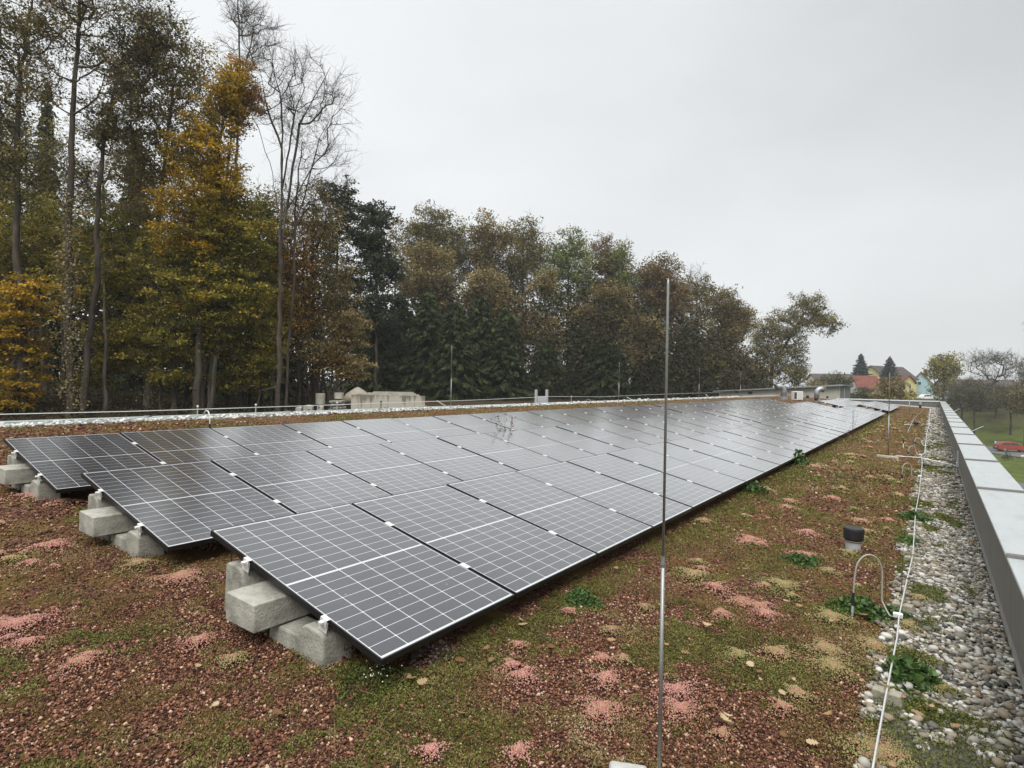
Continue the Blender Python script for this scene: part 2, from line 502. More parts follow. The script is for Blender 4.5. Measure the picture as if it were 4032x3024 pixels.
LEAF = {
    'oak_brown': tint_mat('leaf_oak_brown', [(0.033, 0.029, 0.014), (0.078, 0.060, 0.022), (0.115, 0.086, 0.030), (0.155, 0.125, 0.045)], 0.6, 0.3 , gain=2.3),
    'oak_olive': tint_mat('leaf_oak_olive', [(0.026, 0.028, 0.013), (0.062, 0.056, 0.020), (0.098, 0.082, 0.027), (0.15, 0.12, 0.04)], 0.6, 0.3 , gain=2.4),
    'oak_tan': tint_mat('leaf_oak_tan', [(0.055, 0.043, 0.02), (0.125, 0.098, 0.038), (0.19, 0.148, 0.06), (0.27, 0.215, 0.10)], 0.6, 0.3 , gain=1.75),
    'oak_rust': tint_mat('leaf_oak_rust', [(0.040, 0.028, 0.014), (0.09, 0.060, 0.025), (0.13, 0.086, 0.035), (0.15, 0.115, 0.04)], 0.6, 0.3 , gain=1.75),
    'yellow': tint_mat('leaf_yellow', [(0.055, 0.055, 0.010), (0.15, 0.115, 0.012), (0.27, 0.165, 0.014), (0.36, 0.22, 0.02)], 0.55, 0.35 , gain=2.0),
    'orange': tint_mat('leaf_orange', [(0.10, 0.06, 0.012), (0.22, 0.12, 0.013), (0.33, 0.165, 0.015), (0.40, 0.22, 0.03)], 0.55, 0.35 , gain=1.6),
    'yellow_green': tint_mat('leaf_yellow_green', [(0.030, 0.038, 0.010), (0.070, 0.070, 0.013), (0.125, 0.105, 0.017), (0.20, 0.145, 0.022)], 0.55, 0.35 , gain=2.6),
    'green': tint_mat('leaf_green', [(0.030, 0.04, 0.012), (0.066, 0.082, 0.022), (0.11, 0.125, 0.034), (0.17, 0.18, 0.06)], 0.6, 0.3 , gain=2.0),
    'ivy': tint_mat('leaf_pale', [(0.10, 0.085, 0.035), (0.22, 0.185, 0.085), (0.34, 0.29, 0.15)], 0.6, 0.3 , gain=1.2),
    'spruce': tint_mat('needle_spruce', [(0.012, 0.018, 0.006), (0.026, 0.036, 0.011), (0.047, 0.060, 0.018)], 0.7, 0.1 , gain=1.5),
    'pine': tint_mat('needle_pine', [(0.018, 0.022, 0.011), (0.036, 0.044, 0.020), (0.058, 0.066, 0.028)], 0.7, 0.1 , gain=1.35),
    'blue_spruce': tint_mat('needle_blue', [(0.02, 0.028, 0.028), (0.04, 0.052, 0.05), (0.065, 0.08, 0.078)], 0.7, 0.1 , gain=1.35),
    'dark_shrub': tint_mat('leaf_dark_shrub', [(0.03, 0.036, 0.018), (0.066, 0.07, 0.036), (0.10, 0.10, 0.05)], 0.7, 0.2 , gain=1.75),
    'wood': tint_mat('leaf_wood_shaded', [(0.010, 0.011, 0.006), (0.026, 0.024, 0.010), (0.05, 0.040, 0.014)], 0.7, 0.15 , gain=1.3),  # very dark leaves: the shade inside the wood is put into the colour
}

# ------------------------------------------------------------------ the setting: terrain, roads
def sstep(a, b, x):
    t = np.clip((x - a) / (b - a), 0, 1)
    return t * t * (3 - 2 * t)


ROAD = [(-14, 131), (-4, 127), (5, 122.5), (11, 116.5), (17, 108), (24, 97), (34, 80), (50, 50)]


def road_dist(x, y):
    d = np.full(np.shape(x), 1e9)
    for (x0, y0), (x1, y1) in zip(ROAD[:-1], ROAD[1:]):
        t = np.clip(((x - x0) * (x1 - x0) + (y - y0) * (y1 - y0)) / ((x1 - x0) ** 2 + (y1 - y0) ** 2), 0, 1)
        d = np.minimum(d, np.hypot(x - x0 - t * (x1 - x0), y - y0 - t * (y1 - y0)))
    return d


def ground_z(x, y, cut=True):
    x, y = np.asarray(x, float), np.asarray(y, float)
    left = -0.75 + (1.6 * sstep(-26, -48, x) + 4.0 * sstep(-48, -110, x)) * (1 - sstep(10, 24, y)) - 1.0 * sstep(60, 120, y) + 0.5 * (fbm(x * 0.09, y * 0.09, 3) - 0.5)
    right = -8.0 + 5.0 * sstep(125, 150, y) + 1.2 * sstep(155, 240, y) + 3.0 * sstep(240, 420, y) + 0.4 * (fbm(x * 0.06, y * 0.06, 9) - 0.5) * sstep(126, 140, y)
    w = sstep(-11, 2, x - np.maximum(0, (y - 110)) * -0.06)
    z = left * (1 - w) + right * w
    if cut:
        z = z - 0.16 * (1 - sstep(4.2, 4.9, road_dist(x, y)))
    return z


gx = np.unique(np.concatenate([np.linspace(-420, -70, 30), np.linspace(-70, 60, 118), np.linspace(60, 420, 30)]))
gy = np.unique(np.concatenate([np.linspace(-80, 40, 40), np.linspace(40, 260, 200), np.linspace(260, 900, 30)]))
GX, GY = np.meshgrid(gx, gy)
GZ = ground_z(GX, GY)
inside = (GX > -13) & (GX < 4) & (GY < 83)
GZ = np.where(inside, np.minimum(GZ, -1.2), GZ)
nx, ny = len(gx), len(gy)
idx = np.arange(nx * ny).reshape(ny, nx)
Fg = np.stack([idx[:-1, :-1], idx[:-1, 1:], idx[1:, 1:], idx[1:, :-1]], -1).reshape(-1, 4)


def ground_mat():
    m, N, L, B = new_mat('meadow_and_forest_floor')
    tc = N.new('ShaderNodeTexCoord'); sp = N.new('ShaderNodeSeparateXYZ'); L.new(tc.outputs['Object'], sp.inputs[0])
    n = N.new('ShaderNodeTexNoise'); n.inputs['Scale'].default_value = 0.35; n.inputs['Detail'].default_value = 9; n.inputs['Roughness'].default_value = 0.72
    L.new(tc.outputs['Object'], n.inputs['Vector'])
    g = ramp_node(N, [(0.045, 0.052, 0.018), (0.082, 0.102, 0.026), (0.105, 0.14, 0.032), (0.11, 0.10, 0.045)], [0.32, 0.46, 0.58, 0.72])
    L.new(n.outputs[0], g.inputs[0])
    fl = ramp_node(N, [(0.022, 0.016, 0.010), (0.06, 0.038, 0.022), (0.05, 0.05, 0.02)], [0.35, 0.52, 0.7])
    L.new(n.outputs[0], fl.inputs[0])
    mr = N.new('ShaderNodeMapRange'); mr.inputs['From Min'].default_value = -16; mr.inputs['From Max'].default_value = -6
    L.new(sp.outputs['X'], mr.inputs['Value'])
    mx = N.new('ShaderNodeMixRGB'); L.new(mr.outputs[0], mx.inputs[0]); L.new(fl.outputs[0], mx.inputs[1]); L.new(g.outputs[0], mx.inputs[2])
    my = N.new('ShaderNodeMapRange'); my.inputs['From Min'].default_value = 131; my.inputs['From Max'].default_value = 143; L.new(sp.outputs['Y'], my.inputs['Value'])
    orchard_shade = ramp_node(N, [(.03, .028, .014), (.065, .060, .026), (.06, .075, .024)], [.35, .5, .68]); L.new(n.outputs[0], orchard_shade.inputs[0])  # brown olive orchard slope, darkened to paint in the shade of its trees
    mo = N.new('ShaderNodeMixRGB'); L.new(my.outputs[0], mo.inputs[0]); L.new(mx.outputs[0], mo.inputs[1]); L.new(orchard_shade.outputs[0], mo.inputs[2])
    L.new(mo.outputs[0], B.inputs['Base Color']); B.inputs['Roughness'].default_value = 1.0; B.inputs['Specular IOR Level'].default_value = 0.1
    b = N.new('ShaderNodeBump'); b.inputs['Strength'].default_value = 1.0; b.inputs['Distance'].default_value = 0.25
    n2 = N.new('ShaderNodeTexNoise'); n2.inputs['Scale'].default_value = 3.0; n2.inputs['Detail'].default_value = 6
    L.new(tc.outputs['Object'], n2.inputs['Vector']); L.new(n2.outputs[0], b.inputs['Height']); L.new(b.outputs[0], B.inputs['Normal'])
    return m


M['ground'] = ground_mat()
tag(np_mesh('ground', np.stack([GX, GY, GZ], -1).reshape(-1, 3), Fg, M['ground'], smooth=True), kind='structure')

M['asphalt'] = noise_mat('asphalt', [(0.085, 0.085, 0.088), (0.13, 0.13, 0.13)], scale=1.2, rough=0.85, bump=0.2, bscale=30)


def ribbon(name, pts, half, lift, mat, n=90):
    pts = np.array(pts, float)
    t = np.linspace(0, len(pts) - 1, n)
    i = np.minimum(t.astype(int), len(pts) - 2)
    P0 = pts[np.maximum(i - 1, 0)]; P1 = pts[i]; P2 = pts[i + 1]; P3 = pts[np.minimum(i + 2, len(pts) - 1)]
    q = (t - i)[:, None]
    P = 0.5 * (2 * P1 + (P2 - P0) * q + (2 * P0 - 5 * P1 + 4 * P2 - P3) * q ** 2 + (3 * P1 - P0 - 3 * P2 + P3) * q ** 3)
    T = np.gradient(P, axis=0); T /= np.linalg.norm(T, axis=1)[:, None]
    Nn = np.stack([-T[:, 1], T[:, 0]], -1)
    w = np.linspace(-half, half, 9)
    XY = P[:, None, :] + Nn[:, None, :] * w[None, :, None]
    Z = ground_z(P[:, 0], P[:, 1], False)[:, None] + lift + 0 * w[None, :]
    V = np.concatenate([XY, Z[..., None]], -1).reshape(-1, 3)
    ii = np.arange(n * 9).reshape(n, 9)
    F = np.stack([ii[:-1, :-1], ii[:-1, 1:], ii[1:, 1:], ii[1:, :-1]], -1).reshape(-1, 4)
    return np_mesh(name, V, F, mat, smooth=True)


tag(ribbon('road', ROAD, 4.4, 0.0, M['asphalt']), kind='structure')
# car park close below the facade
b = MB()
b.add([(3.4, -10, -7.95), (30, -10, -7.95), (22, 72, -7.95), (3.4, 79, -7.95)], [(0, 1, 2, 3)])
tag(b.build('car_park', M['asphalt']), kind='structure')

# ------------------------------------------------------------------ the roof we stand on
YEND = 67.0
b = MB()
b.add([(-10.95, -14, roof_z(-10.95)), (2.65, -14, roof_z(2.65)), (2.65, YEND, roof_z(2.65)), (-10.95, YEND, roof_z(-10.95))], [(0, 1, 2, 3)])
tag(b.build('green_roof', M['roof']), kind='structure')


def strip(name, x0, x1, y0, y1, lift, mat):
    b = MB()
    b.add([(x0, y0, roof_z(x0) + lift), (x1, y0, roof_z(x1) + lift), (x1, y1, roof_z(x1) + lift), (x0, y1, roof_z(x0) + lift)], [(0, 1, 2, 3)])
    return tag(b.build(name, mat), kind='structure')


strip('gravel_strip', 2.02, 2.645, -8, YEND - 4.0, 0.004, M['gravel_bed'])
strip('gravel_strip', -10.94, -10.72, -12, YEND - 4.0, 0.004, M['white_pebble'] if False else noise_mat('white_bed', [(0.3, 0.3, 0.28), (0.62, 0.62, 0.6)], scale=22, rough=0.9))
strip('gravel_strip', -6.0, 2.645, YEND - 4.0, YEND - 0.05, 0.005, noise_mat('grey_bed', [(0.2, 0.2, 0.19), (0.42, 0.42, 0.40)], scale=18, rough=0.9))

# building below the roof
bd = empty('building', (0, 20, -8))
tag(bd, 'flat roofed building with a green roof carrying the solar panels', 'building')
b = MB(); b.box(2.68, 3.0, -34, YEND - 20 + 0.3, 0, 8.0)
b.build('facade', plain('facade', (0.5, 0.49, 0.46), 0.8), bd)
b = MB(); b.box(-11.2, -11.0, -34, YEND - 20 + 0.3, 0, 8.2)
b.build('facade', plain('facade_back', (0.45, 0.44, 0.42), 0.8), bd)

# right parapet: upstand, sheet metal edge, coping sheets with raised seams
pw = empty('parapet_wall', (2.65, 0, -0.36))
tag(pw, 'long low parapet with a wide pale metal coping running along the pebble strip', 'parapet', 'parapets of the roof')
CT = 0.292
b = MB(); b.box(0.0, 0.36, -9, YEND, 0.0, 0.62); b.build('upstand', M['membrane'], pw)
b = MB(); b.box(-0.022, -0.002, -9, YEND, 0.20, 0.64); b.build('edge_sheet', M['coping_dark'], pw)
ys = [-6.8, -3.5, -0.2] + [3.09 + 3.3 * k for k in range(20)]
b = MB()
b = MB(); b.box(-0.034, 0.388, -9, YEND, CT + 0.36 - 0.022, CT + 0.36, 0.004); b.build('coping', M['coping'], pw)
for y in ys:
    if y > YEND - 0.5: break
    b = MB()
    b.prism([(y - 0.022, 0.652), (y - 0.016, 0.672), (y + 0.02, 0.676), (y + 0.03, 0.652)], -0.036, 0.392, 'x')
    b.build('seam', M['coping_dark'], pw)

# far parapet
fp = empty('parapet_wall', (-6.0, YEND, -0.3))
tag(fp, 'dark low parapet with a white coping closing the far end of the roof', 'parapet', 'parapets of the roof')
b = MB(); b.box(0.0, 8.61, 0.03, 0.33, 0, 0.50); b.build('upstand', M['coping_dark'], fp)
b = MB(); b.box(-0.05, 8.61, -0.03, 0.40, 0.50, 0.60); b.build('coping', M['white_metal'], fp)

# left roof edge
lp = empty('roof_edge_parapet', (-11.0, 0, 0.40))
tag(lp, 'low roof edge in pale green grey sheet metal in front of the wood', 'parapet', 'parapets of the roof')
b = MB(); b.box(-0.20, 0.06, -12, YEND - 5, -0.2, 0.145, 0.006); b.build('coping', plain('edge_metal', (0.36, 0.40, 0.385), 0.45, var=0.04), lp)
for k in range(-3, 19):
    b = MB(); y = 3.45 + 3.3 * k
    b.prism([(y - 0.02, 0.1455), (y - 0.015, 0.163), (y + 0.025, 0.166), (y + 0.035, 0.1455)], -0.202, 0.062, 'x')
    b.build('seam', M['coping_dark'], lp)

# ------------------------------------------------------------------ solar panels
TH = 0.2179
PITCH_Y, ROWP, ROWZ = 1.1625, 2.3146, 0.1399
PW, PL, PT = 1.1425, 1.722, 0.035


def make_panel():
    root = empty('solar_panel')
    # local frame: x up the slope (towards -x of the world), y along the row; root is rotated, so local x is -x world
    g = MB(); g.add([(0.008, 0.008, 0.0), (PL - 0.008, 0.008, 0.0), (PL - 0.008, PW - 0.008, 0.0), (0.008, PW - 0.008, 0.0)], [(0, 3, 2, 1)])
    g.build('panel_glass', M['cells'], root)
    f = MB()
    w = 0.009
    f.box(0, PL, 0, w, -PT, 0.0018); f.box(0, PL, PW - w, PW, -PT, 0.0018)
    f.box(0, w, w, PW - w, -PT, 0.0018); f.box(PL - w, PL, w, PW - w, -PT, 0.0018)
    f.add([(w, w, -0.006), (PL - w, w, -0.006), (PL - w, PW - w, -0.006), (w, PW - w, -0.006)], [(0, 1, 2, 3)])
    f.build('frame', M['frame'], root)
    for s in (0.452, 1.245):
        c = MB()
        c.box(s - 0.036, s + 0.036, -0.032, 0.011, 0.002, 0.0065)
        c.box(s - 0.018, s + 0.018, -0.017, -0.003, -0.05, 0.002)
        c.box(s - 0.010, s + 0.010, -0.019, -0.001, 0.0065, 0.013)
        c.build('clamp', M['clamp'], root)
    return root


ROWS = ['front row beside the sedum strip', 'middle row', 'back row nearest the wood']
ORD = ['first', 'second', 'third', 'fourth', 'fifth', 'sixth', 'seventh', 'eighth', 'ninth', 'tenth', 'eleventh', 'twelfth', 'thirteenth', 'fourteenth', 'fifteenth', 'sixteenth']
BLOCKS = [('near', 0.0, 16, (0, 1, 2)), ('middle', 18.75, 16, (0, 1, 2)), ('far', 40.85, 11, (0, 1))]
ROWY = [0.0, 0.0115, 0.0142]
proto = make_panel()
first = True
Rp = Matrix(((-math.cos(TH), 0, math.sin(TH)), (0, 1, 0), (math.sin(TH), 0, math.cos(TH))))
# local x -> (-cos, 0, sin); local z must be the upward normal (sin, 0, cos); y flips sign to stay right-handed
Rp = Matrix(((-math.cos(TH), 0, math.sin(TH)), (0, -1, 0), (math.sin(TH), 0, math.cos(TH))))
for bi, (bn, y0, n, rows) in enumerate(BLOCKS):
    for r in rows:
        for k in range(n):
            o = proto if first else copy_tree(proto)
            first = False
            yy = ROWY[r] + y0 + k * PITCH_Y + PW
            o.matrix_world = Matrix.Translation((-r * ROWP, yy, r * ROWZ + 0.0015 * math.sin(k * 1.7 + r))) @ Rp.to_4x4() @ Matrix.Rotation(0.0022 * math.sin(k * 2.3 + r * 1.1 + bi), 4, 'Y')
            lab = 'solar panel, %s from the near end, %s block of the %s' % (ORD[k], bn, ['front row', 'middle row', 'back row'][r])
            if k == 0 and bi == 0:
                lab = ['large nearest solar panel at the corner of the front row, low corner over green sedum',
                       'solar panel at the near end of the middle row, above grey stones',
                       'dark solar panel at the near end of the back row, far left'][r]
            tag(o, lab, 'solar panel', 'solar panels of the %s' % ['front row', 'middle row', 'back row'][r])
# panel local y runs against the row because of the flip, so the clamps sit on the far joint of each panel; near ends get end clamps

# ------------------------------------------------------------------ concrete feet and ballast at the row ends
def stone_obj(name, verts2d, y0, y1, mat, loc):
    b = MB(); b.prism(verts2d, y0, y1, 'y')
    o = b.build(name, mat, None, bevel=0.012)
    o.location = loc
    return o


def end_supports(r, y0, dz=0.0, where=''):
    X, Z, Y = -r * ROWP, r * ROWZ + dz, y0
    rn = ['front row', 'middle row', 'back row'][r]
    base = roof_z(0) + 0.0
    # low foot: hump under the clamp, lower step towards the ballast
    low = [(-0.425, -0.20), (-0.435, 0.0), (-0.455, 0.022), (-0.585, 0.036), (-0.620, 0.020), (-0.650, -0.036), (-0.70, -0.042), (-0.915, -0.036), (-0.935, -0.03), (-0.945, -0.19)]
    o = stone_obj('concrete_pedestal', low, -0.03, 0.17, M['concrete'], (X, Y, Z))
    tag(o, 'humped concrete foot under the low clamp, %s of the %s' % (where, rn), 'concrete foot', 'concrete feet under the panel rows')
    high = [(-1.00, -0.18), (-1.01, -0.020), (-1.17, -0.012), (-1.215, 0.10), (-1.235, 0.185), (-1.26, 0.208), (-1.405, 0.222), (-1.43, 0.205), (-1.455, -0.16)]
    o = stone_obj('concrete_pedestal', high, -0.03, 0.17, M['concrete'], (X, Y, Z))
    tag(o, 'taller concrete foot under the high clamp, %s of the %s' % (where, rn), 'concrete foot', 'concrete feet under the panel rows')
    b = MB(); b.prism([(-0.83, -0.028), (-0.832, 0.128), (-1.125, 0.143), (-1.13, -0.022)], -0.19, 0.42, 'y')
    o = b.build('ballast_block', M['concrete'], None, bevel=0.006); o.location = (X, Y, Z)
    tag(o, 'rectangular concrete ballast block across the feet, %s of the %s' % (where, rn), 'ballast block', 'ballast blocks at the row ends')
    for s in (0.452, 1.245):
        cx, cz = X - s * math.cos(TH), Z + s * math.sin(TH)
        b = MB()
        b.box(-0.038, 0.03, -0.012, -0.008, -0.075, -0.012)
        b.box(-0.028, 0.028, -0.020, 0.008, 0.002, 0.006)
        b.box(-0.028, 0.028, -0.020, -0.016, -0.036, 0.002)
        b.box(-0.012, 0.012, -0.045, -0.02, -0.022, -0.008)
        o = b.build('end_clamp', M['clamp']); o.location = (cx, Y, cz); o.rotation_euler = (0, TH, 0)
        tag(o, 'bright end clamp on the %s part, %s of the %s' % ('low' if s < 1 else 'high', where, rn), 'clamp', 'end clamps of the rows')


for r in range(3):
    end_supports(r, ROWY[r], where='near end')
for r in range(2):
    end_supports(r, 40.85, where='far block start')

# drooping cables under the high corner of the front row
b = MB()
p0 = np.array([-1.60, 0.16, 0.30])
b.tube([p0 + np.array([-0.10 + 0.2 * t, -0.05 * math.sin(t * 3), -0.20 * math.sin(math.pi * t) - 0.02]) for t in np.linspace(0, 1, 12)], 0.005, 6)
b.tube([p0 + np.array([-0.06 + 0.12 * t, 0.04, -0.12 * math.sin(math.pi * t) - 0.02]) for t in np.linspace(0, 1, 10)], 0.004, 6)
tag(b.build('cable_loop', M['black_rubber'], smooth=True), 'black cable loop hanging under the high corner of the nearest panel', 'cable')

# ------------------------------------------------------------------ scattered ground cover, stones, pebbles
A0, A1 = math.radians(-15), math.radians(86)


def polar(n, r0, r1, mode):
    u = RNG.random(n)
    r = r0 * (r1 / r0) ** u if mode == 'log' else np.sqrt(r0 ** 2 + u * (r1 ** 2 - r0 ** 2))
    a = A0 + (A1 - A0) * RNG.random(n)
    x, y = CAM[0] - r * np.sin(a), CAM[1] + r * np.cos(a)
    return x, y, r


def on_green(x, y):
    """true where sedum and lava may show: not deep under the panels, not on the pebbles, not off the roof"""
    edge = 1.97 + 0.16 * (fbm(y * 1.3, x * 0.0 + 4.0, 21, 3) - 0.42) + 0.10 * (vnoise(y * 6, y * 0 + 1, 5) - 0.5)
    ok = (x < edge) & (x > -10.6) & (y < YEND - 4.2)
    for r in range(3):
        xx = x + r * ROWP
        deep = (xx > -1.85) & (xx < -0.10) & (y > 0.12) & (y < 53.7)
        ok &= ~deep
    ok &= ~((x < -1.7) & (x > -4.8) & (y > 5))
    return ok


def field(x, y):
    m = 0.5 + 0.62 * (fbm(x * 1.9, y * 1.9, 1, 4) - 0.5) + 0.95 * (fbm(x * 6.5, y * 6.5, 40, 3) - 0.5) + 0.30 * (vnoise(x * 24, y * 24, 61) - 0.5)
    bias = np.where(x > 0.0, 0.055, -0.045)
    bias = bias + 0.20 * np.exp(-((x - 0.10) / 0.20) ** 2) * (y > -0.3)
    bias = bias + 0.06 * sstep(4, 10, y)
    bias = bias + 0.12 * np.exp(-((x + 0.35) ** 2 + (y + 0.35) ** 2) / 0.16) + 0.10 * np.exp(-((x + 2.7) ** 2 + (y + 0.3) ** 2) / 0.5) + 0.10 * np.exp(-((x + 1.0) ** 2 + (y + 0.35) ** 2) / 0.12)
    g = fbm(x * 2.1 + 7, y * 2.1, 77, 3) + 0.42 * np.exp(-((x - 0.08) / 0.22) ** 2) * (y > -0.3)
    return m + bias, g


def bump_z(x, y):
    m, _ = field(x, y)
    return 0.030 * np.clip((m - 0.47) * 5, 0, 1)


def quads(c, size, wid, up=0.6):
    n = len(c)
    d = RNG.normal(size=(n, 3)); d[:, 2] = np.abs(d[:, 2]) * up + 0.1
    d /= np.linalg.norm(d, axis=1)[:, None]
    q = RNG.normal(size=(n, 3)); q = np.cross(d, q); q /= np.linalg.norm(q, axis=1)[:, None] + 1e-9
    L_ = d * (size / 2)[:, None]; W_ = q * (wid / 2)[:, None]
    V = np.stack([c - L_, c + W_, c + L_, c - W_], 1).reshape(-1, 3)
    return V, np.arange(4 * n).reshape(n, 4)


def sprays(c, size, wid, loose=.7):
    """leaf blades that lie mostly flat, as on a spray of twigs"""
    n = len(c)
    nn = RNG.normal(size=(n, 3)) * loose + np.array([0, 0, 1.0]); nn /= np.linalg.norm(nn, axis=1)[:, None]
    d = np.cross(nn, RNG.normal(size=(n, 3))); d /= np.linalg.norm(d, axis=1)[:, None] + 1e-9
    q = np.cross(nn, d)
    L_ = d * (size / 2)[:, None]; W_ = q * (wid / 2)[:, None]
    V = np.stack([c - L_, c + W_, c + L_, c - W_], 1).reshape(-1, 3)
    return V, np.arange(4 * n).reshape(n, 4)


def scatter_leaves(name, parts, mat, label, parent=None):
    V, F, T, k = [], [], [], 0
    for c, size, wid, up, tint in parts:
        v, f = quads(c, size, wid, up)
        V.append(v); F.append(f + k); T.append(tint); k += len(v)
    o = np_mesh(name, np.concatenate(V), np.concatenate(F), mat, parent, np.clip(np.concatenate(T), 0, 1))
    return tag(o, label, 'ground cover', kind='stuff') if label else o


green, brown = [], []
for (n, r0, r1, mode, s0) in ((450000, 1.3, 4.6, 'lin', 0.0105), (520000, 4.6, 16.0, 'log', None), (200000, 16, 60, 'log', None)):
    x, y, r = polar(n, r0, r1, mode)
    ok = on_green(x, y)
    x, y, r = x[ok], y[ok], r[ok]
    m, g = field(x, y)
    size = np.full(len(x), s0) if s0 else np.minimum(0.0024 * r, 0.075)
    size = size * (0.6 + 0.8 * RNG.random(len(x)))
    isg = (m > 0.545) & (g > 0.545 + 0.06 * RNG.normal(size=len(x)))
    isb = (m > 0.475) & ~isg
    thin = np.where(m > 0.55, 0.9, 0.45)
    isb &= RNG.random(len(x)) < thin
    z = roof_z(x) + bump_z(x, y) * (0.15 + 0.95 * RNG.random(len(x))) + size * 0.25
    P3 = np.stack([x, y, z], -1)
    fine = fbm(x * 11, y * 11, 90, 2)
    green.append((P3[isg], size[isg], size[isg] * 0.55, 0.9, 0.55 * fine[isg] + 0.5 * RNG.random(isg.sum()) - 0.02))
    hue = fbm(x * 2.2, y * 2.2, 123, 3)
    pale = (RNG.random(isb.sum()) < 0.12 + 0.12 * sstep(5, 14, r[isb]) + 0.5 * sstep(.55, .75, fbm(x[isb] * 3.1, y[isb] * 3.1, 201, 3))) * 0.32
    brown.append((P3[isb], size[isb], size[isb] * 0.5, 0.9, 0.85 * (hue[isb] - 0.10) + 0.45 * (RNG.random(isb.sum()) - 0.4) + pale))
scatter_leaves('green_sedum', green, M['green_sedum'], 'bright green sedum cushions growing in patches over the red substrate')
scatter_leaves('brown_sedum', brown, M['brown_sedum'], 'olive brown low sedum and moss spread over the roof')

# lava chips
OCT = np.array([(1, 0, 0), (-1, 0, 0), (0, 1, 0), (0, -1, 0), (0, 0, 1), (0, 0, -1)], float)
OCF = np.array([(0, 2, 4), (2, 1, 4), (1, 3, 4), (3, 0, 4), (2, 0, 5), (1, 2, 5), (3, 1, 5), (0, 3, 5)])


def rocks(c, rad, flat=0.7, base=OCT, faces=OCF, jit=0.35):
    n, k = len(c), len(base)
    sc = rad[:, None] * (0.7 + 0.6 * RNG.random((n, 3))); sc[:, 2] *= flat
    a = RNG.random(n) * 6.283
    V = base[None] * (1 + jit * (RNG.random((n, k, 1)) - 0.5)) * sc[:, None, :]
    tilt = RNG.normal(size=n) * 0.35
    ct, st = np.cos(tilt)[:, None], np.sin(tilt)[:, None]
    V = np.stack([V[..., 0], V[..., 1] * ct - V[..., 2] * st, V[..., 1] * st + V[..., 2] * ct], -1)
    ca, sa = np.cos(a)[:, None], np.sin(a)[:, None]
    V = np.stack([V[..., 0] * ca - V[..., 1] * sa, V[..., 0] * sa + V[..., 1] * ca, V[..., 2]], -1) + c[:, None, :]
    F = faces[None] + (np.arange(n) * k)[:, None, None]
    return V.reshape(-1, 3), F.reshape(-1, 3)


V, F, T, k0 = [], [], [], 0
for (n, r0, r1, mode, s0) in ((205000, 1.3, 4.6, 'lin', 0.0058), (110000, 4.6, 14, 'log', None)):
    x, y, r = polar(n, r0, r1, mode)
    m, g = field(x, y)
    ok = on_green(x, y) & ((m < 0.52) | (RNG.random(n) < 0.42))
    x, y, r = x[ok], y[ok], r[ok]
    rad = (np.full(len(x), s0) if s0 else 0.00125 * r) * np.exp(np.clip(RNG.normal(size=len(x)) * 0.40, -1, .75))
    c = np.stack([x, y, roof_z(x) + 0.003 + rad * (0.15 + 0.6 * RNG.random(len(x)))], -1)
    v, f = rocks(c, rad)
    t = np.clip(RNG.beta(2.0, 2.1, len(x)), 0, 0.92)
    t = np.where(RNG.random(len(x)) < 0.06, 0.93 + .07 * RNG.random(len(x)), t)
    V.append(v); F.append(f + k0); T.append(np.repeat(t, 8)); k0 += len(v)
o = np_mesh('lava_gravel', np.concatenate(V), np.concatenate(F), M['lava'], None, np.concatenate(T))
tag(o, 'red brown crushed lava gravel between the sedum patches', 'gravel', kind='stuff')


def icosphere(sub):
    t = (1 + 5 ** 0.5) / 2
    v = [(-1, t, 0), (1, t, 0), (-1, -t, 0), (1, -t, 0), (0, -1, t), (0, 1, t), (0, -1, -t), (0, 1, -t), (t, 0, -1), (t, 0, 1), (-t, 0, -1), (-t, 0, 1)]
    v = [np.array(p) / np.linalg.norm(p) for p in v]
    f = [(0, 11, 5), (0, 5, 1), (0, 1, 7), (0, 7, 10), (0, 10, 11), (1, 5, 9), (5, 11, 4), (11, 10, 2), (10, 7, 6), (7, 1, 8), (3, 9, 4), (3, 4, 2), (3, 2, 6), (3, 6, 8), (3, 8, 9), (4, 9, 5), (2, 4, 11), (6, 2, 10), (8, 6, 7), (9, 8, 1)]
    for _ in range(sub):
        c, nf = {}, []
        def mid(a, b_):
            k = (min(a, b_), max(a, b_))
            if k not in c:
                p = v[a] + v[b_]; v.append(p / np.linalg.norm(p)); c[k] = len(v) - 1
            return c[k]
        for a, b_, d in f:
            ab, bd_, da = mid(a, b_), mid(b_, d), mid(d, a)
            nf += [(a, ab, da), (b_, bd_, ab), (d, da, bd_), (ab, bd_, da)]
        f = nf
    return np.array(v), np.array(f)


ICO0, ICF0 = icosphere(0)
ICO1, ICF1 = icosphere(1)
V, F, T, k0 = [], [], [], 0
for (n, y0, y1, base, faces, rad0) in ((21000, -0.6, 8.0, ICO1, ICF1, 0.0118), (20000, 8.0, 24.0, ICO0, ICF0, 0.0165), (9000, 24, 62, ICO0, ICF0, 0.032)):
    y = y0 + (y1 - y0) * RNG.random(n)
    x = 1.90 + (2.64 - 1.90) * RNG.random(n)
    edge = 1.97 + 0.16 * (fbm(y * 1.3, x * 0.0 + 4.0, 21, 3) - 0.42) + 0.10 * (vnoise(y * 6, y * 0 + 1, 5) - 0.5)
    moss = fbm(x * 3.2, y * 2.2, 55, 3)
    ok = (x > edge - 0.02 - 0.05 * RNG.random(n) ** 3) & ((moss < 0.66) | (x > 2.45))
    x, y = x[ok], y[ok]
    rad = rad0 * np.exp(RNG.normal(size=len(x)) * 0.33)
    c = np.stack([x, y, roof_z(x) + 0.006 + rad * (0.1 + 0.9 * RNG.random(len(x)))], -1)
    v, f = rocks(c, rad, 0.62, base, faces, 0.12)
    V.append(v); F.append(f + k0); k0 += len(v)
    T.append(np.repeat(RNG.beta(1.3, 1.05, len(x)), len(faces)))
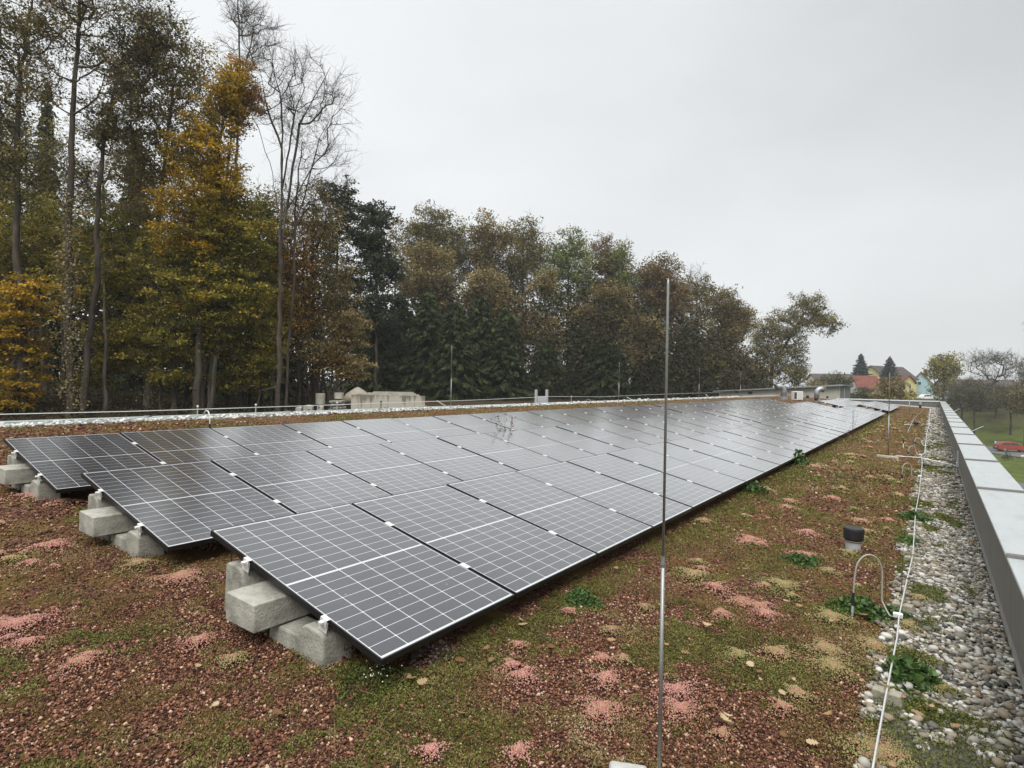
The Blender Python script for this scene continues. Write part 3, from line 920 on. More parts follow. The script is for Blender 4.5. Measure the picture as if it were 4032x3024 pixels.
o = np_mesh('pebble_gravel', np.concatenate(V), np.concatenate(F), M['pebble'], None, np.concatenate(T), smooth=True)
tag(o, 'rounded grey and white river pebbles along the parapet', 'pebbles', kind='stuff')
# moss that creeps over the pebbles
x = 1.95 + 0.62 * RNG.random(170000); y = -0.6 + 24 * RNG.random(170000) ** 2.0
moss = fbm(x * 3.2, y * 2.2, 55, 3)
ok = (moss > 0.60 - .05 * (y < 3)) & (x < 2.56)
x, y = x[ok], y[ok]
sz = np.maximum(0.012, 0.0028 * (y + 2)) * (0.6 + 0.8 * RNG.random(len(x)))
scatter_leaves('moss_cushions', [(np.stack([x, y, roof_z(x) + 0.012 + 0.022 * RNG.random(len(x))], -1), sz, sz * 0.5, 0.9, 0.15 + 0.6 * RNG.random(len(x)))], M['green_sedum'], 'green moss creeping over the pebble strip')
# pale pebbles by the left roof edge
n = 9000
y = -2 + 50 * RNG.random(n) ** 1.5; x = -10.94 + 0.24 * RNG.random(n) ** 1.4
rad = 0.024 * np.exp(RNG.normal(size=n) * 0.3) * (1 + y / 60)
v, f = rocks(np.stack([x, y, roof_z(x) + 0.01 + rad * RNG.random(n)], -1), rad, 0.7, ICO0, ICF0, 0.15)
o = np_mesh('pale_gravel', v, f, M['white_pebble'], None, np.repeat(RNG.random(n), 20))
tag(o, 'whitish gravel edging below the left roof edge', 'pebbles', kind='stuff')

# pink and pale sedum mounds
mounds = []
for (ud, vd, rr, pink) in ((1310, 1478, .075, .85), (1300, 1548, .10, .7), (1345, 1435, .05, .55), (1105, 1450, .06, .9), (1130, 1472, .07, .95), (1462, 1505, .075, .95), (1468, 1545, .085, .75),
                           (1785, 1412, .11, .42), (1800, 1450, .11, .36), (1678, 1420, .085, .5), (1890, 1405, .10, .42), (1596, 1425, .07, .3), (1545, 1275, .09, .75), (1500, 1247, .11, .4), (1640, 1318, .09, .7), (1655, 1335, .08, .85),
                           (1560, 1335, .07, .7), (1605, 1310, .09, .6), (1740, 1205, .10, .75), (1690, 1270, .12, .3), (1795, 1340, .11, .35), (1860, 1130, .09, .6), (1620, 1170, .10, .8), (1745, 1155, .09, .9),
                           (1300, 1435, .06, .7), (1690, 1540, .06, .6), (1720, 1510, .07, .5), (1560, 1600, .05, .6), (1900, 1640, .16, .35), (1960, 1360, .08, .35), (2040, 1500, .07, .15), (1985, 1300, .07, .35), (1320, 1370, .05, .5),
                           (110, 1185, .10, .8), (30, 1360, .12, .85), (390, 1255, .12, .65), (80, 1075, .12, .9), (140, 1090, .10, .7), (300, 1225, .09, .5), (430, 1395, .07, .8), (440, 1180, .07, .6), (270, 1010, .10, .8), (60, 1400, .06, .9), (1120, 1405, .05, .7), (930, 1640, .06, .9), (1120, 1640, .06, .85), (1230, 1330, .05, .7), (1390, 1320, .05, .5),
                           (1790, 1240, .07, .35), (1835, 1200, .07, .3), (1520, 1130, .09, .55), (1700, 1100, .09, .6), (1800, 1080, .10, .7), (1650, 1060, .12, .5), (1760, 1010, .12, .6), (1840, 985, .14, .5)):
    mounds.append((on_roof(ud * 4032 / 2212, vd * 4032 / 2212), rr * 1.22, pink))
for _ in range(70):
    y = 3 + 30 * random.random() ** 1.3; x = 0.25 + 1.6 * random.random()
    mounds.append((np.array([x, y, roof_z(x)]), random.uniform(.04, .11), random.uniform(.1, .7)))
for _ in range(40):
    y = -1.3 + 1.0 * random.random(); x = -7 + 6.2 * random.random()
    mounds.append((np.array([x, y, roof_z(x)]), random.uniform(.04, .09), random.uniform(.4, .95)))
V, F, T, k0 = [], [], [], 0
for c, rr, pink in mounds:
    d = math.hypot(c[0] - CAM[0], c[1] - CAM[1])
    e = max(0.0046, 0.0011 * d)
    n = int(min(2600, 2.3 * (rr / e) ** 2 * 0.9))
    q = rr * np.abs(RNG.normal(size=n)) * .62; a = RNG.random(n) * 6.283
    n = len(q); wob = 1 + 0.30 * np.sin(a * 3 + c[0] * 20) + 0.12 * np.sin(a * 5 + c[1] * 30)
    x, y = c[0] + q * wob * np.cos(a) * 1.1, c[1] + q * wob * np.sin(a) * 1.25
    z = roof_z(x) + 0.012 + 0.032 * np.clip(1 - (q / rr) ** 2, 0, 1) + 0.006 * RNG.random(n)
    v, f = rocks(np.stack([x, y, z], -1), e * (0.7 + 0.6 * RNG.random(n)), 1.1)
    V.append(v); F.append(f + k0); k0 += len(v)
    T.append(np.repeat(np.clip(pink - 0.32 * (q / rr) * (pink < 0.6) + 0.30 * RNG.normal(size=n), 0, 1), 8))
o = np_mesh('pink_sedum', np.concatenate(V), np.concatenate(F), M['pink_sedum'], None, np.concatenate(T))
tag(o, 'pink and pale green sedum cushions dotted over the roof', 'ground cover', kind='stuff')


# fallen oak leaves: lobed blades, slightly curled
def leaf_blade(c, L_, rz, tilt, curl):
    prof = [(0, .02), (.12, .06), (.22, .22), (.32, .13), (.45, .33), (.56, .18), (.68, .34), (.8, .2), (.9, .2), (1, .02)]
    vs, fs = [], []
    for t, w in prof:
        for s in (-1, 0, 1):
            vs.append([(t - .5) * L_, s * w * L_, curl * L_ * (abs(s) * .5 + (t - .5) ** 2 * 2)])
    for i in range(len(prof) - 1):
        for s in (0, 1):
            a = i * 3 + s
            fs.append((a, a + 1, a + 4, a + 3))
    vs = np.array(vs)
    ct, st = math.cos(tilt), math.sin(tilt)
    vs = np.stack([vs[:, 0], vs[:, 1] * ct - vs[:, 2] * st, vs[:, 1] * st + vs[:, 2] * ct], -1)
    ca, sa = math.cos(rz), math.sin(rz)
    return np.stack([vs[:, 0] * ca - vs[:, 1] * sa, vs[:, 0] * sa + vs[:, 1] * ca, vs[:, 2]], -1) + c, np.array(fs)


V, F, T, k0 = [], [], [], 0
spots = [(on_roof(ud * 1.8228, vd * 1.8228), random.uniform(.045, .075)) for ud, vd in
         ((1130, 1360), (1125, 1352), (1610, 1395), (1640, 1465), (1690, 1515), (1865, 1340), (1795, 1400), (1755, 1620), (1480, 1420), (1440, 1360), (2010, 1545), (1985, 1560), (890, 1480), (880, 1475), (1500, 1140), (1520, 1145), (1490, 1150), (130, 1150), (150, 1075), (60, 1000), (40, 990), (1700, 1310), (1740, 1340), (1330, 1240), (560, 1350), (600, 1560), (1060, 1440), (1050, 1420), (1000, 1560), (35, 1255), (40, 1040), (300, 1195), (1920, 1440), (1870, 1450))]
for _ in range(260):
    r = 3 + 28 * random.random() ** 1.5; a = random.uniform(A0, A1)
    x, y = CAM[0] - r * math.sin(a), CAM[1] + r * math.cos(a)
    if on_green(np.array([x]), np.array([y]))[0]:
        spots.append((np.array([x, y, roof_z(x)]), random.uniform(.03, .07) * (1 + r / 40)))
for _ in range(60):
    x, y = random.uniform(2.0, 2.6), random.uniform(0, 20)
    spots.append((np.array([x, y, roof_z(x) + .02]), random.uniform(.03, .06)))
for _ in range(90):
    x, y = random.uniform(-10.6, -7.2), random.uniform(0, 30)
    spots.append((np.array([x, y, roof_z(x)]), random.uniform(.05, .09)))
for c, L_ in spots:
    v, f = leaf_blade(c + np.array([0, 0, .035 + .01 * random.random()]), L_, random.random() * 6.28, random.uniform(-.5, .5), random.uniform(-.1, .35))
    V.append(v); F.append(f + k0); k0 += len(v); T.append(np.full(len(f), random.random()))
o = np_mesh('fallen_leaves', np.concatenate(V), np.concatenate(F), M['dead_leaf'], None, np.concatenate(T))
tag(o, 'dry tan oak leaves fallen over the sedum roof', 'leaves', kind='stuff')
c = on_roof(2858, 2885)
v, f = leaf_blade(c + np.array([0, 0, .05]), 0.085, 2.6, 0.3, 0.3)
tag(np_mesh('oak_leaf', v, f, M['dead_leaf'], None, np.full(len(f), .95)), 'large pale curled oak leaf lying right of the near rod', 'leaf')

# grass blades and dry stalks scattered
V, F, T, k0 = [], [], [], 0
b = MB()
for _ in range(420):
    r = 2.4 + 9 * random.random() ** 1.6; a = random.uniform(A0, A1)
    x, y = CAM[0] - r * math.sin(a), CAM[1] + r * math.cos(a)
    if not on_green(np.array([x]), np.array([y]))[0]: continue
    h = random.uniform(.03, .11); lx, ly = random.uniform(-.1, .1), random.uniform(-.1, .1)
    b.tube([(x, y, roof_z(x)), (x + lx * .4, y + ly * .4, roof_z(x) + h * .7), (x + lx, y + ly, roof_z(x) + h)], [.0016, .0012, .0006], 3, False)
o = b.build('dry_stalks', plain('stalk', (.22, .17, .09), .8))
tag(o, 'thin dry stalks lying and standing in the sedum', 'ground cover', kind='stuff')


def weed(name, c, rad, h, n, ls, mat, label, cat='plant', flat=1.0, tint=(0, 1)):
    """a leafy clump: stems and many small leaves through its volume"""
    root = empty(name, c)
    tag(root, label, cat)
    q = rad * np.sqrt(RNG.random(n)); a = RNG.random(n) * 6.283
    wob = 1 + 0.3 * np.sin(a * 3 + c[0] * 9)
    x, y = q * wob * np.cos(a), q * wob * np.sin(a)
    z = h * (0.15 + 0.85 * RNG.random(n)) * np.clip(1.05 - (q / rad) ** 2, 0.12, 1)
    s = ls * (0.6 + 0.8 * RNG.random(n))
    v, f = quads(np.stack([x, y, z], -1), s, s * 0.75, 0.5)
    np_mesh('foliage', v, f, mat, root, tint[0] + (tint[1] - tint[0]) * RNG.random(n))
    b = MB()
    for _ in range(14):
        aa, qq = random.random() * 6.28, rad * random.random() ** .5 * .8
        b.tube([(qq * .3 * math.cos(aa), qq * .3 * math.sin(aa), 0), (qq * math.cos(aa), qq * math.sin(aa), h * .8 * max(.2, 1 - (qq / rad) ** 2))], .002, 4, False)
    b.build('stem', M['weed_stem'], root)
    return root


M['weed_stem'] = plain('weed_stem', (0.07, 0.09, 0.03), 0.7)
M['heather'] = tint_mat('heather', [(0.05, 0.03, 0.025), (0.13, 0.085, 0.07), (0.22, 0.17, 0.15)], 0.8, 0.1)
M['white_flower'] = plain('white_flower', (0.7, 0.7, 0.66), 0.6)
Q = lambda ud, vd: on_roof(ud * 1.8228, vd * 1.8228)
weed('clover_plant', Q(1255, 1300), .14, .09, 900, .022, M['weed'], 'bushy green clover growing against the low edge of the second front panel')
weed('moss_cushion', Q(2010, 1545), .19, .06, 3600, .012, M['green_sedum'], 'spreading green moss cushion on the pebbles right of the nearest holder', tint=(.1, .8))
w_ = weed('sedum_bush', Q(800, 1475), .21, .08, 3200, .012, M['green_sedum'], 'dark green spreading plant below the nearest panel corner, with tiny white flowers', tint=(0.0, .5))
b = MB()
for _ in range(22):
    x, y = random.gauss(.06, .06), random.gauss(0, .04)
    b.lathe([(.001, 0), (.004, .004), (.001, .008)], (x, y, .065 + .02 * random.random()), 5)
b.build('flower', M['white_flower'], w_)
weed('heather_plant', Q(740, 1412), .09, .16, 900, .012, M['heather'], 'dry brown grey heather tuft beside the nearest concrete foot')
weed('heather_plant', Q(925, 1420), .13, .15, 1500, .012, M['heather'], 'dry purple grey heather tuft under the low edge of the nearest panel')
weed('leafy_weed', Q(1855, 1320), .20, .10, 1300, .030, M['weed'], 'broad leafy green weed around the foot of the near cable hoop')
weed('leafy_weed', Q(1925, 1335), .12, .09, 600, .028, M['weed'], 'green leafy weed between the near cable hoop and the conductor')
weed('leafy_weed', Q(1965, 1478), .14, .15, 420, .050, M['weed'], 'dark glossy broad leaved plant beside the conductor at the pebble edge')
weed('moss_cushion', Q(1965, 1435), .17, .10, 3200, .013, M['green_sedum'], 'yellow green moss hump covering the conductor', tint=(.2, .8))
weed('leafy_weed', Q(1975, 1125), .20, .13, 900, .035, M['weed'], 'green weed clump growing across the conductor beyond the vent pipe')
weed('leafy_weed', Q(1960, 1175), .12, .10, 400, .035, M['weed'], 'small yellow green weed at the pebble edge beyond the vent pipe', tint=(.6, 1))
weed('leafy_weed', Q(1730, 1215), .18, .08, 900, .026, M['weed'], 'low blue green weed patch between rod and cable hoop', tint=(.1, .7))
weed('leafy_weed', np.array([-.02, 11.05, roof_z(0) + .02]), .16, .30, 260, .07, M['weed'], 'upright green weed sprouting at the low edge of the front row')
weed('leafy_weed', np.array([.06, 7.2, roof_z(0) + .02]), .16, .16, 260, .05, M['weed'], 'small green weed in the shade of the front row halfway along')


def stalk_plant(c, h, n, spread, label, leaves=0):
    root = empty('dry_plant', c)
    tag(root, label, 'plant')
    b = MB(); pts = []
    for _ in range(n):
        lx, ly = random.uniform(-spread, spread), random.uniform(-spread, spread)
        hh = h * random.uniform(.6, 1)
        p = [(lx * .1, ly * .1, 0), (lx * .5, ly * .5, hh * .5), (lx, ly, hh)]
        b.tube(p, [.004, .003, .0015], 4, False)
        for t in np.linspace(.35, 1, 5):
            q = np.array(p[0]) * (1 - t) + np.array(p[2]) * t
            e = q + np.array([random.uniform(-.06, .06), random.uniform(-.06, .06), random.uniform(.01, .06)]) * h
            b.tube([q, e], [.002, .001], 3, False); pts.append(e)
    b.build('stem', plain('dry_stem_plain', (.09, .055, .035), .8), root)
    if leaves:
        pts = np.array(pts)
        c2 = np.repeat(pts, leaves, 0) + RNG.normal(size=(len(pts) * leaves, 3)) * .02
        s = .03 * (0.6 + 0.8 * RNG.random(len(c2)))
        v, f = quads(c2, s, s * .5, .6)
        np_mesh('foliage', v, f, M['dry_stem'], root, RNG.random(len(c2)) * .45)
    return root


stalk_plant(np.array([-4.05, 6.55, roof_z(-4.05)]), .72, 9, .22, 'dry branching plant sticking up between the middle and back rows', 8)
c = Q(1947, 1290); stalk_plant(c, .46, 1, .03, 'single thin dry stalk standing left of the conductor', 1)
c = Q(1912, 1300); stalk_plant(c, .42, 1, .02, 'faint thin dry stalk standing behind the near cable hoop', 0)
stalk_plant(np.array([.10, 19.6, roof_z(.1)]), 1.15, 4, .16, 'tall dry weed stalks beside the gap in the front row', 1)
stalk_plant(np.array([.05, 18.2, roof_z(.1)]), .42, 3, .20, 'short dry weed stalks in front of the row gap', 3)


# ------------------------------------------------------------------ lightning rods, conductor, hoops, pipes
def rod(base, h, r1, r2, joint, label, slab=None, lean=(0, 0)):
    root = empty('lightning_rod', base)
    tag(root, label, 'lightning rod', 'lightning rods on the roof')
    P_ = lambda z: (lean[0] * z, lean[1] * z, z)
    b = MB(); b.tube([P_(0.0), P_(joint)], r1, 10); b.build('lower_tube', M['steel'], root, smooth=True)
    b = MB(); b.tube([P_(joint), P_(h - .02), P_(h)], [r2, r2, r2 * .5], 10); b.build('upper_tube', M['steel'], root, smooth=True)
    b = MB(); b.tube([P_(joint - .02), P_(joint - .008), P_(joint - .008), P_(joint + .02)], [r1 * 1.15, r1 * 1.3, r1 * 1.05, r2 * 1.3], 10); b.build('coupling', M['steel'], root)
    if slab:
        b = MB(); b.box(-slab, slab, -slab, slab, 0.0, .07, .01); b.build('base_slab', M['pale_concrete'], root)
    return root


rb = np.array([1.365, 0.20])
rod((rb[0], rb[1], roof_z(rb[0])), 2.08, .0078, .0052, 0.98, 'tall steel lightning rod standing in the foreground before the panels', .12)
b = MB(); b.box(-.10, .06, -.05, .05, 0, .09, .012)
o = b.build('white_stone', noise_mat('white_stone', [(.34, .34, .32), (.55, .55, .52)], scale=14, rough=.85, bump=.4), None, bevel=.01)
o.location = (1.225, .27, roof_z(1.2) - .02); o.rotation_euler = (0.05, .06, 0.5)
tag(o, 'white stone at the bottom edge left of the near rod', 'stone')
for (u, vt, vb, lab) in ((1775, 1361, 1612, 'slim rod by the left roof edge in front of the dark spruces'), (2436, 1425, 1580, 'slim rod by the left roof edge, left of the tall near rod'),
                         (2752, 1447, 1562, 'slim rod by the left roof edge, right of the tall near rod'), (2915, 1468, 1556, 'thin distant rod by the left roof edge before the far wing')):
    p = on_x(u, vb, -10.55)
    y = p[1]
    h = on_x(u, vt, -10.55)[2] - roof_z(-10.55)
    rod((-10.55, y, roof_z(-10.55)), h, .012 + y * .00012, .009 + y * .00012, h * .5, lab, .12)
for (u, vt, vb, lab) in ((3497, 1468, 1795, 'slim rod on a long pale slab in the sedum strip'), (3580, 1515, 1634, 'thin far rod in the sedum strip near the far parapet')):
    p = on_roof(u, vb)
    d = float(np.dot(p - CAM, FW))
    h = at(u, vt, d)[2] - p[2]
    rod(p, h, .009 + d * .0002, .007 + d * .0002, h * .5, lab)
p0, p1 = on_roof(3460, 1802), on_roof(3527, 1806)
b = MB(); b.box(-.22, .22, -.07, .07, 0, .06, .008)
o = b.build('concrete_slab', M['pale_concrete']); o.location = ((p0 + p1) / 2); o.rotation_euler = (0, .06, .25)
tag(o, 'long pale concrete slab lying in the sedum strip under a slim rod', 'slab')

# roof conductor along the pebbles and its holders
b = MB()
cy = [(-2.0, 2.02), (1.1, 2.023), (1.8, 2.027), (2.6, 2.036), (3.05, 2.030), (3.9, 2.045), (5.0, 2.062), (6.0, 2.05), (7.4, 2.032), (9, 2.04), (11, 2.03), (13.2, 2.02), (14.6, 2.00), (15.2, 1.97), (16.3, 2.03), (19, 2.02), (24, 2.0), (30, 2.03), (40, 1.98), (52, 1.98), (60, 1.9)]
zc = lambda y: .085 + .012 * math.sin(y * 2.1)
b.tube([(x, y, roof_z(x) + (zc(y) if not 2.15 < y < 2.5 else .05)) for y, x in cy], [max(.0055, (.00042 * (y + 3))) for y, x in cy], 8)
tag(b.build('conductor_wire', M['alu_wire'], smooth=True), 'long pale lightning conductor wire running along the pebble edge', 'wire')
HL = ['pale concrete holder under the conductor nearest the bottom edge', 'concrete holder under the conductor beside the near cable hoop', 'mossy concrete holder under the conductor beyond the near hoop', 'concrete holder under the conductor by the green weed clump', 'low concrete holder under the far conductor']
for (x, y, lab) in ((2.027, 1.80, HL[0]), (2.037, 3.40, HL[1]), (2.062, 4.96, HL[2]), (2.045, 6.85, HL[3]), (2.04, 9.9, HL[4])):
    root = empty('conductor_holder', (x, y, roof_z(x)), -.12)
    tag(root, lab, 'holder', 'conductor holders on the pebbles')
    b = MB(); b.prism([(-.075, 0), (-.066, .066), (.066, .066), (.075, 0)], -.038, .038, 'y'); b.build('block', noise_mat('holder', [(.22, .20, .15), (.40, .37, .29)], scale=16, rough=.9, bump=.3), root, bevel=.006)
    b = MB(); b.box(-.012, .012, -.006, .006, .066, .095); b.build('clip', plain('brass', (.4, .34, .16), .4, .5), root)


def hoop(u0, v0, ut, vt, u1, v1, uc, vc, label, sleeve=True):
    A = on_roof(u0, v0); d = float(np.dot(A - CAM, FW))
    T_ = at(ut, vt, d); B_ = at(u1, v1, d); Cc = on_roof(uc, vc)
    root = empty('cable_hoop', A)
    tag(root, label, 'cable hoop', 'cable hoops on the roof')
    h = T_[2] - A[2]
    e = B_ - A
    pts = [np.array([0, 0, 0.0]), np.array([.05 * e[0], .05 * e[1], h * .55])]
    for t in np.linspace(0.0, math.pi, 9):
        w_ = .5 - .5 * math.cos(t)
        pts.append(np.array([e[0] * (.08 + .92 * w_), e[1] * (.08 + .92 * w_), h * (.68 + .32 * math.sin(t))]))
    pts.append(np.array([e[0], e[1], h * .3]))
    q = Cc - A
    pts.append(np.array([e[0] * .9 + q[0] * .1, e[1] * .9 + q[1] * .1, .10]))
    pts.append(np.array([q[0] * .55 + e[0] * .45, q[1] * .55 + e[1] * .45, .05 + q[2]]))
    pts.append(q + np.array([0, 0, .08]))
    P4 = np.array(pts)
    sm = [P4[0]]
    for i in range(len(P4) - 1):
        a, b_, c_, d_ = P4[max(i - 1, 0)], P4[i], P4[i + 1], P4[min(i + 2, len(P4) - 1)]
        for t in (.25, .5, .75, 1.0):
            sm.append(.5 * (2 * b_ + (c_ - a) * t + (2 * a - 5 * b_ + 4 * c_ - d_) * t * t + (3 * b_ - a - 3 * c_ + d_) * t ** 3))
    rr = max(.0058, .00075 * d)
    b = MB(); b.tube(sm, rr, 8); b.build('cable', M['cable_sheath'], root, smooth=True)
    if sleeve:
        b = MB(); b.tube([(0.012 * e[0], 0.012 * e[1], h * .17), (.028 * e[0], .028 * e[1], h * .38)], rr * 1.7, 8); b.build('sleeve', M['black_rubber'], root)
    b = MB(); b.tube([(0, 0, 0), (.012 * e[0], .012 * e[1], h * .17)], rr * 1.45, 8); b.build('foot_tube', M['grey_plastic'], root)
    b = MB(); b.box(q[0] - .03, q[0] + .03, q[1] - .015, q[1] + .015, q[2] + .062, q[2] + .10, .006); b.build('connector', M['clamp'], root)
    return root


hoop(3355, 2425, 3420, 2184, 3472, 2370, 3535, 2467, 'white grey cable hoop with black sleeve nearest the camera')
z5 = lambda x, y: (2900 + x * 800 / 2212, 1480 + y * 800 / 2212)
hoop(*z5(1797, 1150), *z5(1850, 950), *z5(1905, 1090), *z5(1995, 1140), 'cable hoop second from the camera, right of the thin rod slab')
hoop(*z5(1870, 870), *z5(1912, 765), *z5(1950, 850), *z5(2000, 893), 'small cable hoop third from the camera near the conductor cross')
hoop(*z5(1938, 750), *z5(1972, 675), *z5(2008, 745), *z5(2055, 790), 'smallest dark footed cable hoop close to the pebble strip')
# left side hoops
for (u, vb, vt, lab) in ((826, 1680, 1617, 'white bent cable hoop behind the second back row panel'), (2325, 1603, 1572, 'small arched cable at the left roof edge by the ladder'), (1684, 1612, 1598, 'flat arched cable by the left roof edge near the concrete bays')):
    p = on_x(u, vb, -8.6 if u < 1000 else -10.2)
    q = on_x(u, vt, -8.6 if u < 1000 else -10.2)
    root = empty('cable_hoop', (p[0], p[1], roof_z(p[0])))
    tag(root, lab, 'cable hoop', 'cable hoops on the roof')
    h = q[2] - roof_z(p[0])
    b = MB(); b.tube([(0, 0, 0), (0, 0, h * .6)] + [(-.12 + .12 * math.cos(t), 0, h * (.6 + .4 * math.sin(t))) for t in np.linspace(.2, 2.6, 8)], .011, 7)
    b.build('cable', M['white_plastic'] if u < 1000 else M['cable_sheath'], root, smooth=True)
    b = MB(); b.tube([(0, 0, h * .12), (0, 0, h * .45)], .017, 7); b.build('sleeve', M['black_rubber'], root)

# vent pipe with black cap
c = on_roof(3358, 2166)
root = empty('vent_pipe', c)
tag(root, 'grey vent pipe with a wide black cap in the sedum strip', 'vent pipe')
k = float(np.dot(c - CAM, FW)) / FPX
b = MB(); b.lathe([(27 * k, 0), (27 * k, 40 * k)], seg=24); b.build('pipe', M['grey_plastic'], root, smooth=False)
b = MB(); b.lathe([(28 * k, 36 * k), (31 * k, 36.5 * k), (32 * k, 46 * k), (35.5 * k, 48 * k), (36.5 * k, 82 * k), (35 * k, 88 * k), (33 * k, 89.5 * k)], seg=28)
b.build('cap', M['black_rubber'], root)
b = MB(); b.lathe([(29 * k, 37.5 * k), (32.6 * k, 38 * k), (32.6 * k, 40 * k), (29 * k, 40.5 * k)], seg=24); b.build('band', plain('band', (.3, .25, .2), .5), root)
root.rotation_euler = (0, .03, 0)

# far small pipes, cross cables
for (x, y, hh, lab) in ((1815, 790, 100, 'thin white pipe with a dark cap in the far sedum strip'), (1957, 540, 36, 'short black pipe cap on the pale cross cable'), (2000, 352, 62, 'black vent post close to the far parapet')):
    c = on_roof(*z5(x, y)); k = float(np.dot(c - CAM, FW)) / FPX * 800 / 2212
    root = empty('vent_post', c)
    tag(root, lab, 'vent post')
    w = {1815: 5, 1957: 20, 2000: 11}[x] * k
    b = MB(); b.lathe([(w, 0), (w, hh * k * .55)], seg=12); b.build('pipe', M['white_plastic'] if x == 1815 else M['black_rubber'], root)
    b = MB(); b.lathe([(w * 1.3, hh * k * .55), (w * 1.35, hh * k * .9), (w * 1.0, hh * k)], seg=12); b.build('cap', M['black_rubber'] if x != 2000 else M['zinc'], root)
b = MB()
pp = [on_roof(*z5(x, y)) for x, y in ((1817, 790), (1860, 650), (1925, 530), (2040, 375))]
hs = [.55, .10, .25, .08]
b.tube([p + np.array([0, 0, h]) for p, h in zip(pp, hs)], .010, 6)
tag(b.build('cable', M['cable_sheath'], smooth=True), 'pale slack cable from the white pipe towards the far parapet', 'cable')
b = MB(); pp = [on_roof(*z5(x, y)) for x, y in ((1730, 893), (1850, 903), (2000, 912))] + [np.array([2.62, 14.4, roof_z(2.6)])]
b.tube([p + np.array([0, 0, .05]) for p in pp], .012, 6)
tag(b.build('conductor_wire', M['alu_wire'], smooth=True), 'pale cross wire from the long slab to the right parapet', 'wire')
b = MB(); pp = [on_roof(*z5(x, y)) for x, y in ((1825, 540), (2040, 547))] + [np.array([2.62, 25.6, roof_z(2.6)])]
b.tube([p + np.array([0, 0, .05]) for p in pp], .018, 6)
tag(b.build('conductor_wire', M['alu_wire'], smooth=True), 'far pale cross wire at the short black cap', 'wire')

# rods that stick out over the right coping, and a drop clamp on the edge sheet
for (u0, v0, u1, v1, lab) in ((3824, 1699, 3872, 1678, 'short pale rod sticking out over the right coping, nearest one'), (3755, 1621, 3779, 1609, 'short pale rod over the right coping further away'), (3728, 1599, 3742, 1592, 'tiny pale rod over the far end of the right coping')):
    a = on_z(u0, v0, CT); d = float(np.dot(a - CAM, FW)); e = at(u1, v1, d)
    b = MB(); b.tube([a, e], .005 + .0002 * d, 6)
    tag(b.build('bracket_rod', M['grey_plastic']), lab, 'rod', 'rods over the right coping')
b = MB(); b.box(2.60, 2.624, 12.9, 12.94, -.10, .16); b.box(2.585, 2.626, 12.86, 12.98, -.16, -.08)
tag(b.build('edge_clamp', M['alu_wire']), 'small metal clamp strap on the inner face of the right parapet', 'clamp')

# wire along the left roof edge with posts
b = MB()
wp = [(-12, .70), (-2, .68), (3.2, .655), (4.55, .66), (8.2, .68), (9.9, .70), (14, .72), (19.5, .80), (24, .74), (30, .80), (37, .85), (44, .86)]
b.tube([(-11.18, y, z) for y, z in wp], .0085, 6)
tag(b.build('edge_wire', M['alu_wire'], smooth=True), 'taut thin wire stretched above the left roof edge', 'wire')
for i, (u, lab) in enumerate(((778, 'pale post under the edge wire, nearest of them'), (1007, 'pale post under the edge wire before the bare tree'), (1327, 'pale post under the edge wire before the concrete bays'),
                              (1500, 'dark hooked post at the left roof edge before the concrete bays'), (2249, 'white topped post of the edge wire right of the ladder'), (2620, 'white topped post of the edge wire behind the near rod'))):
    y = on_x(u, 1600, -11.18)[1]
    root = empty('wire_post', (-11.18, y, .545)); tag(root, lab, 'post', 'posts of the edge wire')
    h = .16 + .004 * y
    b = MB(); b.tube([(0, 0, 0), (0, 0, h)], .014, 6); b.build('post', M['black_rubber'] if i == 3 else M['pale_concrete'], root)
    b = MB(); b.tube([(-.03, 0, h), (.0, 0, h + .02), (.03, 0, h)], .014, 6); b.build('clip', M['black_rubber'] if i == 3 else M['white_plastic'], root)
for (u0, v0, u1, v1, lab) in ((1762, 1603, 1721, 1578, 'short slanting rod at the left roof edge beside a slim rod'), (2500, 1581, 2470, 1564, 'short slanting rod at the left roof edge beyond the ladder'), (2792, 1566, 2780, 1554, 'tiny slanting rod at the left roof edge near the far wing')):
    a, e = on_x(u0, v0, -11.1), on_x(u1, v1, -11.1)
    b = MB(); b.tube([a, e], .012 + .0004 * a[1], 6)
    tag(b.build('bracket_rod', M['alu_wire']), lab, 'rod', 'rods over the left roof edge')
for i in range(9):
    y = 4.5 + 4.3 * i + random.uniform(-.5, .5)
    b = MB(); b.prism([(-.09, 0), (-.07, .07), (.07, .07), (.09, 0)], -.07, .07, 'y')
    o = b.build('stone_holder', M['concrete'], None, bevel=.01); o.location = (-10.55, y, roof_z(-10.55)); o.rotation_euler = (0, 0, random.uniform(-.4, .4))
    tag(o, 'small grey holder stone in the white gravel by the left roof edge', 'stone', 'holder stones by the left roof edge')
# roof ladder
p = on_x(2132, 1575, -11.35)
root = empty('roof_ladder', (-11.35, p[1], .3)); tag(root, 'pale metal ladder top rising over the left roof edge', 'ladder')
for s in (-.42, .42):
    b = MB(); b.box(-.04, .04, s - .05, s + .05, -1.0, .80); b.build('rail', M['grey_plastic'], root)
b = MB()
for z in (-.5, -.2, .1, .4): b.box(-.02, .02, -.37, .37, z, z + .04)
b.build('rung', M['grey_plastic'], root)
b = MB(); b.box(.03, .05, -.34, .34, -.3, .52); b.build('gate_panel', plain('gate_panel', (.5, .52, .53), .5), root)

